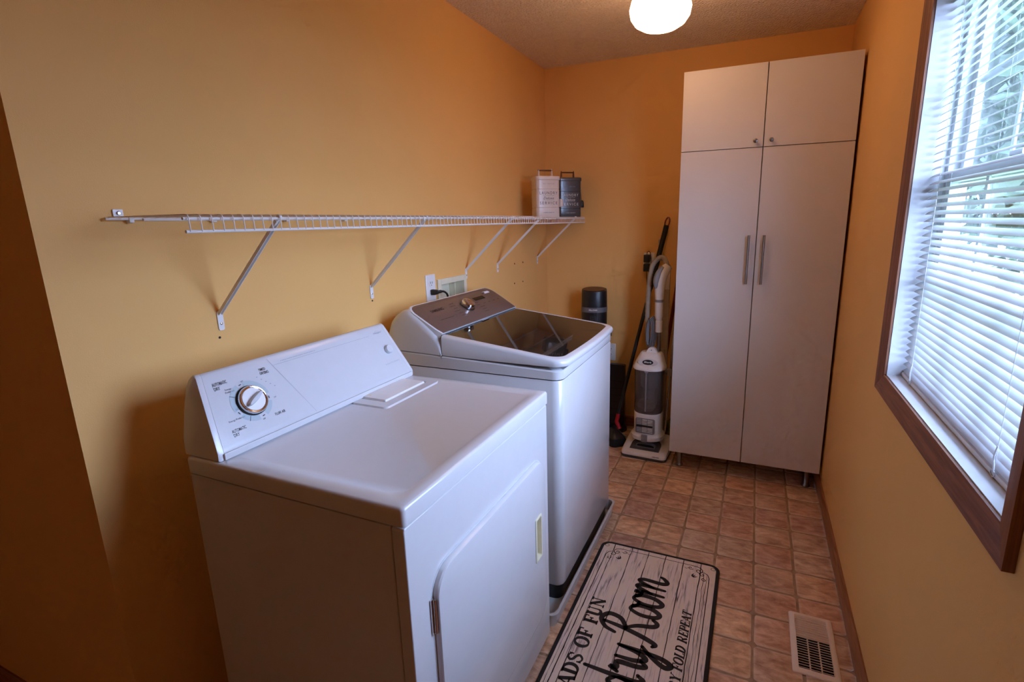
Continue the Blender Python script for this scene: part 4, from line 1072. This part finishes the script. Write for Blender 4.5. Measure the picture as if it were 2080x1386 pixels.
# adapters on the end wall
for z, lab in ((1.198, 'upper black power adapter behind the vacuum'), (1.138, 'lower black power adapter behind the vacuum')):
    t = thing('power_adapter', lab, 'adapter', (.722, -.0095, z))
    MB().box(-.019, -.040, -.026, .019, -.0005, .024).build('case', 'black_plastic', t, bevel=.005)
    if z > 1.17: MB().tube(smooth_path([(0, -.020, .022), (.004, -.024, .040), (.014, -.024, .046), (.024, -.022, .030), (.029, -.018, -.03), (.034, -.02, -.16)], 5), .0026, 6).build('cord', 'black_plastic', t)
    else: MB().tube(smooth_path([(0, -.020, -.024), (.002, -.018, -.06), (.010, -.014, -.20), (.02, -.016, -.50)], 5), .0024, 6).build('cord', 'black_plastic', t)
hk = thing('wall_hook', 'small clear adhesive hook on the wall behind the mop handle', 'hook', (.797, 0, 1.300))
MB().loft([[(a, -.0008, b) for a, b in rr(0, 0, .018, .040, .006, 4)], [(a, -.004, b) for a, b in rr(0, 0, .017, .039, .006, 4)]]).build('back_plate', 'beige_plastic', hk)
MB().tube(smooth_path([(0, -.003, -.004), (0, -.010, -.016), (0, -.016, -.014), (0, -.017, -.004)], 4), .0025, 8).build('hook', 'sticker_white', hk)

# ------------------------------------------------------------------ floor mat
MX0, MX1, MY0, MY1 = .823, 1.333, -2.575, -1.388
mt = thing('floor_mat', 'plank-printed laundry room mat with black rim on the tile floor', 'mat', ((MX0 + MX1) / 2, (MY0 + MY1) / 2, 0))
mx_, my_ = (MX1 - MX0) / 2, (MY1 - MY0) / 2
MB().loft([rring(-mx_, mx_, -my_, my_, .040, .0008), rring(-mx_, mx_, -my_, my_, .040, .0045), rring(-mx_ + .002, mx_ - .002, -my_ + .002, my_ - .002, .039, .0060), rring(-mx_ + .014, mx_ - .014, -my_ + .014, my_ - .014, .028, .0060)], True, False).build('rim', 'mat_rim', mt, sharp=60)
MB().loft([rring(-mx_ + .0138, mx_ - .0138, -my_ + .0138, my_ - .0138, .028, .0010), rring(-mx_ + .0138, mx_ - .0138, -my_ + .0138, my_ - .0138, .028, .0058)]).build('printed_surface', 'mat_planks', mt)
xm, ymm = (MX0 + MX1) / 2, (MY0 + MY1) / 2
# print frame: reading direction +y, letter tops toward -x
fm = Frame((0, 0, .0058), (0, 1, 0), (-1, 0, 0), .0004)
def at(xw, yw): return (yw - ymm, -(xw - xm))
p = Print(fm)
rg = random.Random(11)
for xw in (.884, .963, 1.036, 1.110, 1.186, 1.258):
    n = 40; pts = []
    for i in range(n + 1):
        yw = MY0 + .012 + (MY1 - MY0 - .024) * i / n
        pts.append(at(xw + rg.uniform(-.0012, .0012), yw))
    p.new().ribbon(pts, [rg.uniform(.0020, .0042) for _ in pts], False)
for xw in (.846, .860, 1.285, 1.274):
    n = 30; pts = [at(xw + rg.uniform(-.0025, .0025), MY0 + .05 + (MY1 - MY0 - .12) * i / n) for i in range(n + 1)]
    p.new().ribbon(pts, [rg.uniform(.0006, .0020) for _ in pts], False)
p.build('plank_line', 'mat_print', mt)
# thin frame with curled corners
p = Print(fm)
fi = .037
X0, X1, Y0, Y1 = MX0 + fi, MX1 - fi, MY0 + fi, MY1 - fi
for a, b in (((X0, Y0 + .09), (X0, Y1 - .09)), ((X1, Y0 + .09), (X1, Y1 - .09)), ((X0 + .075, Y0), (X1 - .075, Y0)), ((X0 + .075, Y1), (X1 - .075, Y1))):
    p.new().ribbon([at(*a), at(*b)], .0030, False)
def spiral(cx_, cy_, r0, a0, turns, sgn):
    return [(cx_ + r0 * (1 - .86 * t) * math.cos(a0 + sgn * turns * 2 * math.pi * t), cy_ + r0 * (1 - .86 * t) * math.sin(a0 + sgn * turns * 2 * math.pi * t)) for t in [k / 22 for k in range(23)]]
for cxx, sx in ((X0, 1), (X1, -1)):
    for cyy_, sy in ((Y0, 1), (Y1, -1)):
        p.new()
        def q(pts): return [at(cxx + sx * a * 1.3, cyy_ + sy * b * 1.3) for a, b in pts]
        p.ribbon(q([(0, .072), (.0005, .045), (.006, .030), (.016, .024)] + spiral(.022, .034, .0115, -2.0, 1.15, 1)), .0034)
        p.ribbon(q([(.060, 0), (.040, .0005), (.028, .006), (.022, .015)] + spiral(.034, .020, .0115, 3.4, 1.15, -1)), .0034)
        p.ribbon(q(spiral(.014, .058, .0085, -1.2, 1.0, 1)), .0032); p.ribbon(q(spiral(.060, .013, .0085, 2.8, 1.0, -1)), .0032)
        p.ribbon(q([(.068, .016), (.074, .021), (.078, .016)]), .002)
        for k in range(3):
            a = math.radians(25 + 22 * k); bx_, by_ = .036 + .006 * k, .050 - .006 * k
            p.ribbon(q([(bx_, by_), (bx_ + .008 * math.cos(a), by_ + .008 * math.sin(a)), (bx_ + .013 * math.cos(a), by_ + .013 * math.sin(a))]), [.0015, .0065, .0045])
        p.ribbon(q([(-.008 + .007 * math.cos(t), -.004 + .006 * math.sin(t)) for t in [2 * math.pi * k / 14 for k in range(15)]]), .0022, False)
p.build('corner_ornament', 'mat_print', mt)

# slab-serif capitals: strokes (points, width) in a unit-high box
def arc_pts(cx_, cy_, rx, ry, a0, a1, n=14): return [(cx_ + rx * math.cos(math.radians(a0 + (a1 - a0) * i / n)), cy_ + ry * math.sin(math.radians(a0 + (a1 - a0) * i / n))) for i in range(n + 1)]
T_, t_ = .25, .105
def stem(x): return [([(x, 0), (x, 1)], T_)]
def serif(x, y, w_=.38): return [([(x - w_ / 2, y), (x + w_ / 2, y)], t_)]
GL = {
 'L': (.72, stem(.2) + serif(.2, .965) + [([(.02, .035), (.68, .035)], t_), ([(.66, 0), (.66, .26)], t_)]),
 'O': (.92, [(arc_pts(.44, .5, .34, .47, 0, 360, 28), [T_ * (.45 + .55 * abs(math.cos(2 * math.pi * i / 28))) for i in range(29)])]),
 'A': (.90, [([(.12, 0), (.42, 1)], .09), ([(.42, 1), (.74, 0)], T_), ([(.22, .32), (.64, .32)], t_)] + serif(.12, .035, .28) + serif(.74, .035, .34)),
 'D': (.90, stem(.2) + serif(.14, .965, .26) + serif(.14, .035, .26) + [([(.2, .96)] + arc_pts(.36, .5, .38, .46, 90, -90) + [(.2, .04)], [t_ + (T_ - t_) * math.sin(math.pi * i / 16) for i in range(17)])]),
 'S': (.74, [(smooth_path([(.62, .76), (.50, .94), (.30, .95), (.14, .78), (.24, .60), (.50, .46), (.62, .26), (.46, .06), (.26, .05), (.10, .24)], 4), [.08 + .11 * math.sin(math.pi * i / 36) for i in range(37)]), ([(.63, .66), (.63, .96)], t_), ([(.10, .04), (.10, .34)], t_)]),
 'F': (.74, stem(.2) + serif(.2, .035) + [([(.02, .965), (.68, .965)], t_), ([(.66, .72), (.66, 1)], t_), ([(.2, .5), (.5, .5)], t_), ([(.5, .36), (.5, .64)], t_)]),
 'U': (.90, [([(.2, 1), (.2, .3)] + arc_pts(.44, .28, .24, .24, 180, 360) + [(.68, .4), (.68, 1)], [T_] * 9 + [T_ - (T_ - .09) * i / 9 for i in range(10)])] + serif(.2, .965) + serif(.68, .965, .3)),
 'N': (.94, [([(.18, 0), (.18, 1)], .085), ([(.16, 1), (.74, 0)], T_), ([(.74, 0), (.74, 1)], .085)] + serif(.16, .035, .3) + serif(.12, .965, .24) + serif(.74, .965, .3)),
 'W': (1.2, [([(.12, 1), (.36, 0)], T_), ([(.36, 0), (.56, .9)], .085), ([(.56, .9), (.78, 0)], T_), ([(.78, 0), (1.04, 1)], .085)] + serif(.12, .965, .3) + serif(1.04, .965, .26)),
 'H': (.96, stem(.2) + stem(.74) + serif(.2, .965) + serif(.2, .035) + serif(.74, .965) + serif(.74, .035) + [([(.2, .5), (.74, .5)], t_)]),
 'R': (.90, stem(.2) + serif(.16, .965, .3) + serif(.2, .035) + [([(.2, .96), (.44, .96)] + arc_pts(.46, .73, .2, .23, 90, -90, 8) + [(.2, .5)], [t_, t_] + [.1, .13, .16, .17, .17, .17, .16, .13, .1] + [t_]), ([(.44, .5), (.74, .02)], T_)]),
 'Y': (.86, [([(.12, 1), (.42, .48)], T_), ([(.74, 1), (.42, .48)], .09), ([(.42, .5), (.42, 0)], T_)] + serif(.12, .965, .3) + serif(.74, .965, .26) + serif(.42, .035)),
 'E': (.76, stem(.2) + [([(.02, .965), (.66, .965)], t_), ([(.64, .74), (.64, 1)], t_), ([(.2, .5), (.5, .5)], t_), ([(.5, .38), (.5, .62)], t_), ([(.02, .035), (.68, .035)], t_), ([(.66, 0), (.66, .27)], t_)]),
 'P': (.80, stem(.2) + serif(.16, .965, .3) + serif(.2, .035) + [([(.2, .96), (.44, .96)] + arc_pts(.46, .71, .2, .25, 90, -90, 8) + [(.2, .46)], [t_, t_] + [.1, .13, .16, .17, .17, .17, .16, .13, .1] + [t_])]),
 'T': (.80, stem(.38) + serif(.38, .035) + [([(.04, .965), (.72, .965)], t_), ([(.06, .72), (.06, 1)], t_), ([(.70, .72), (.70, 1)], t_)]),
 ' ': (.50, []),
}
def serif_text(p, s_, x_base, y_end, h, length, shear=0.0):
    tot = sum(GL[c][0] for c in s_); k = length / tot
    yy = y_end - length
    for c in s_:
        if c == ' ': p.new()
        adv, strokes = GL[c]
        for pts, w_ in strokes:
            P_ = [at(x_base - v * h, yy + (u + shear * v) * k) for u, v in [(q[0], q[1]) for q in pts]]
            sc_ = (k + h) / 2
            p.ribbon(P_, [a * sc_ for a in w_] if isinstance(w_, list) else w_ * sc_, False)
        yy += adv * k
p = Print(fm)
serif_text(p, 'LOADS OF FUN', .938, -1.752, .052, .505); p.new()
serif_text(p, 'WASH DRY FOLD REPEAT', 1.252, -1.700, .033, .520, .22)
p.build('capital_lettering', 'mat_print', mt)
# brush script
SC = {
 'R': (.88, [[(.26, 1.72), (.18, 1.1), (.02, .4), (-.16, -.08), (-.28, -.02)], [(-.12, 1.25), (.02, 1.62), (.34, 1.82), (.62, 1.62), (.56, 1.22), (.30, 1.0), (.14, .95)], [(.20, .96), (.42, .60), (.56, .10), (.72, .0), (.86, .16)]]),
 'o': (.54, [[(.44, .94), (.22, .98), (.06, .60), (.10, .12), (.28, .0), (.46, .30), (.48, .74), (.36, .96), (.50, .80), (.66, .78)]]),
 'm': (1.22, [[(.0, .78), (.10, 1.0), (.14, .6), (.12, .02)], [(.14, .45), (.34, .98), (.48, .86), (.46, .02)], [(.48, .45), (.68, .98), (.82, .84), (.80, .20), (.90, .0), (1.08, .12), (1.16, .26)]]),
 'y': (.62, [[(.02, .98), (.04, .40), (.18, .08), (.36, .34), (.46, .94)], [(.48, 1.0), (.46, .30), (.40, -.36), (.24, -.68), (.12, -.50), (.36, -.06), (.66, .28)]]),
 'r': (.52, [[(-.02, .80), (.10, 1.04), (.12, .86), (.34, .86), (.36, .30), (.44, .02), (.60, .20)]]),
 'd': (.70, [[(.46, .82), (.28, .98), (.08, .66), (.08, .16), (.24, .0), (.42, .24), (.50, .70)], [(.56, 1.78), (.52, .9), (.52, .18), (.62, .0), (.76, .18)]]),
 'n': (.66, [[(.0, .78), (.10, 1.0), (.13, .6), (.12, .02)], [(.13, .5), (.30, .98), (.42, .84), (.40, .20), (.50, .0), (.68, .20)]]),
 'u': (.64, [[(.02, .98), (.04, .30), (.16, .02), (.34, .24), (.46, .94)], [(.47, 1.0), (.45, .2), (.54, .0), (.68, .2)]]),
 'a': (.64, [[(.44, .82), (.26, .98), (.06, .6), (.08, .14), (.22, .0), (.40, .24), (.48, .9)], [(.49, 1.0), (.48, .18), (.56, .0), (.70, .2)]]),
 'L': (.86, [[(.62, 1.50), (.48, 1.80), (.28, 1.50), (.24, .8), (.16, .16), (-.04, .04), (.12, -.06), (.44, .10), (.84, .04)]]),
 ' ': (.42, []),
}
p = Print(fm)
adv_tot = sum(SC[c][0] for c in 'Laundry Room'); kU = .885 / adv_tot; yy = -1.542 - .885
for c in 'Laundry Room':
    if c == ' ': p.new()
    adv, strokes = SC[c]
    for st in strokes:
        P_ = smooth_path([at(1.142 - v * .108, yy + u * kU) for u, v in st], 7)
        n = len(P_)
        p.ribbon(P_, [.0130 + .0075 * math.sin(math.pi * i / (n - 1)) for i in range(n)])
    yy += adv * kU
p.build('script_lettering', 'mat_print', mt)

# ------------------------------------------------------------------ floor vent
vx, vy = (VENT[0] + VENT[1]) / 2, (VENT[2] + VENT[3]) / 2
ve = thing('floor_vent', 'beige metal floor register with louvers beside the right wall', 'vent', (vx, vy, 0))
a_, b_ = (VENT[1] - VENT[0]) / 2, (VENT[3] - VENT[2]) / 2
MB().loft([rring(-a_, a_, -b_, b_, .008, .0008), rring(-a_ + .002, a_ - .002, -b_ + .002, b_ - .002, .008, .0045), rring(-a_ + .012, a_ - .012, -b_ + .012, b_ - .012, .004, .0075), rring(-a_ + .019, a_ - .019, -b_ + .019, b_ - .019, .002, .0075), rring(-a_ + .020, a_ - .020, -b_ + .020, b_ - .020, .002, .0015)], False, False).build('frame', 'vent_metal', ve, sharp=30)
MB().box(-a_ + .018, -b_ + .018, .0007, a_ - .018, b_ - .018, .0014).build('painted_duct_shade', 'matt_black', ve)  # black sheet stands in for the shade of a duct; floor is uncut
MB().box(-a_ + .020, .022, .0014, a_ - .020, b_ - .020, .0019).build('damper', 'vent_metal', ve)
l0 = None; nl = 22
for k in range(nl):
    if l0 is None:
        l0 = MB().box(-a_ + .0195, -.0007, -.0026, a_ - .0195, .0007, .0026).xf(Matrix.Rotation(math.radians(38), 4, 'X')).build('louver', 'vent_metal', ve); o = l0
    else: o = dup(l0, ve)
    o.location = (0, -b_ + .025 + (2 * b_ - .050) * k / (nl - 1), .0056)
for x in (-.017, .017): MB().box(x - .0022, -b_ + .020, .0015, x + .0022, b_ - .020, .0042).build('cross_bar', 'vent_metal', ve)
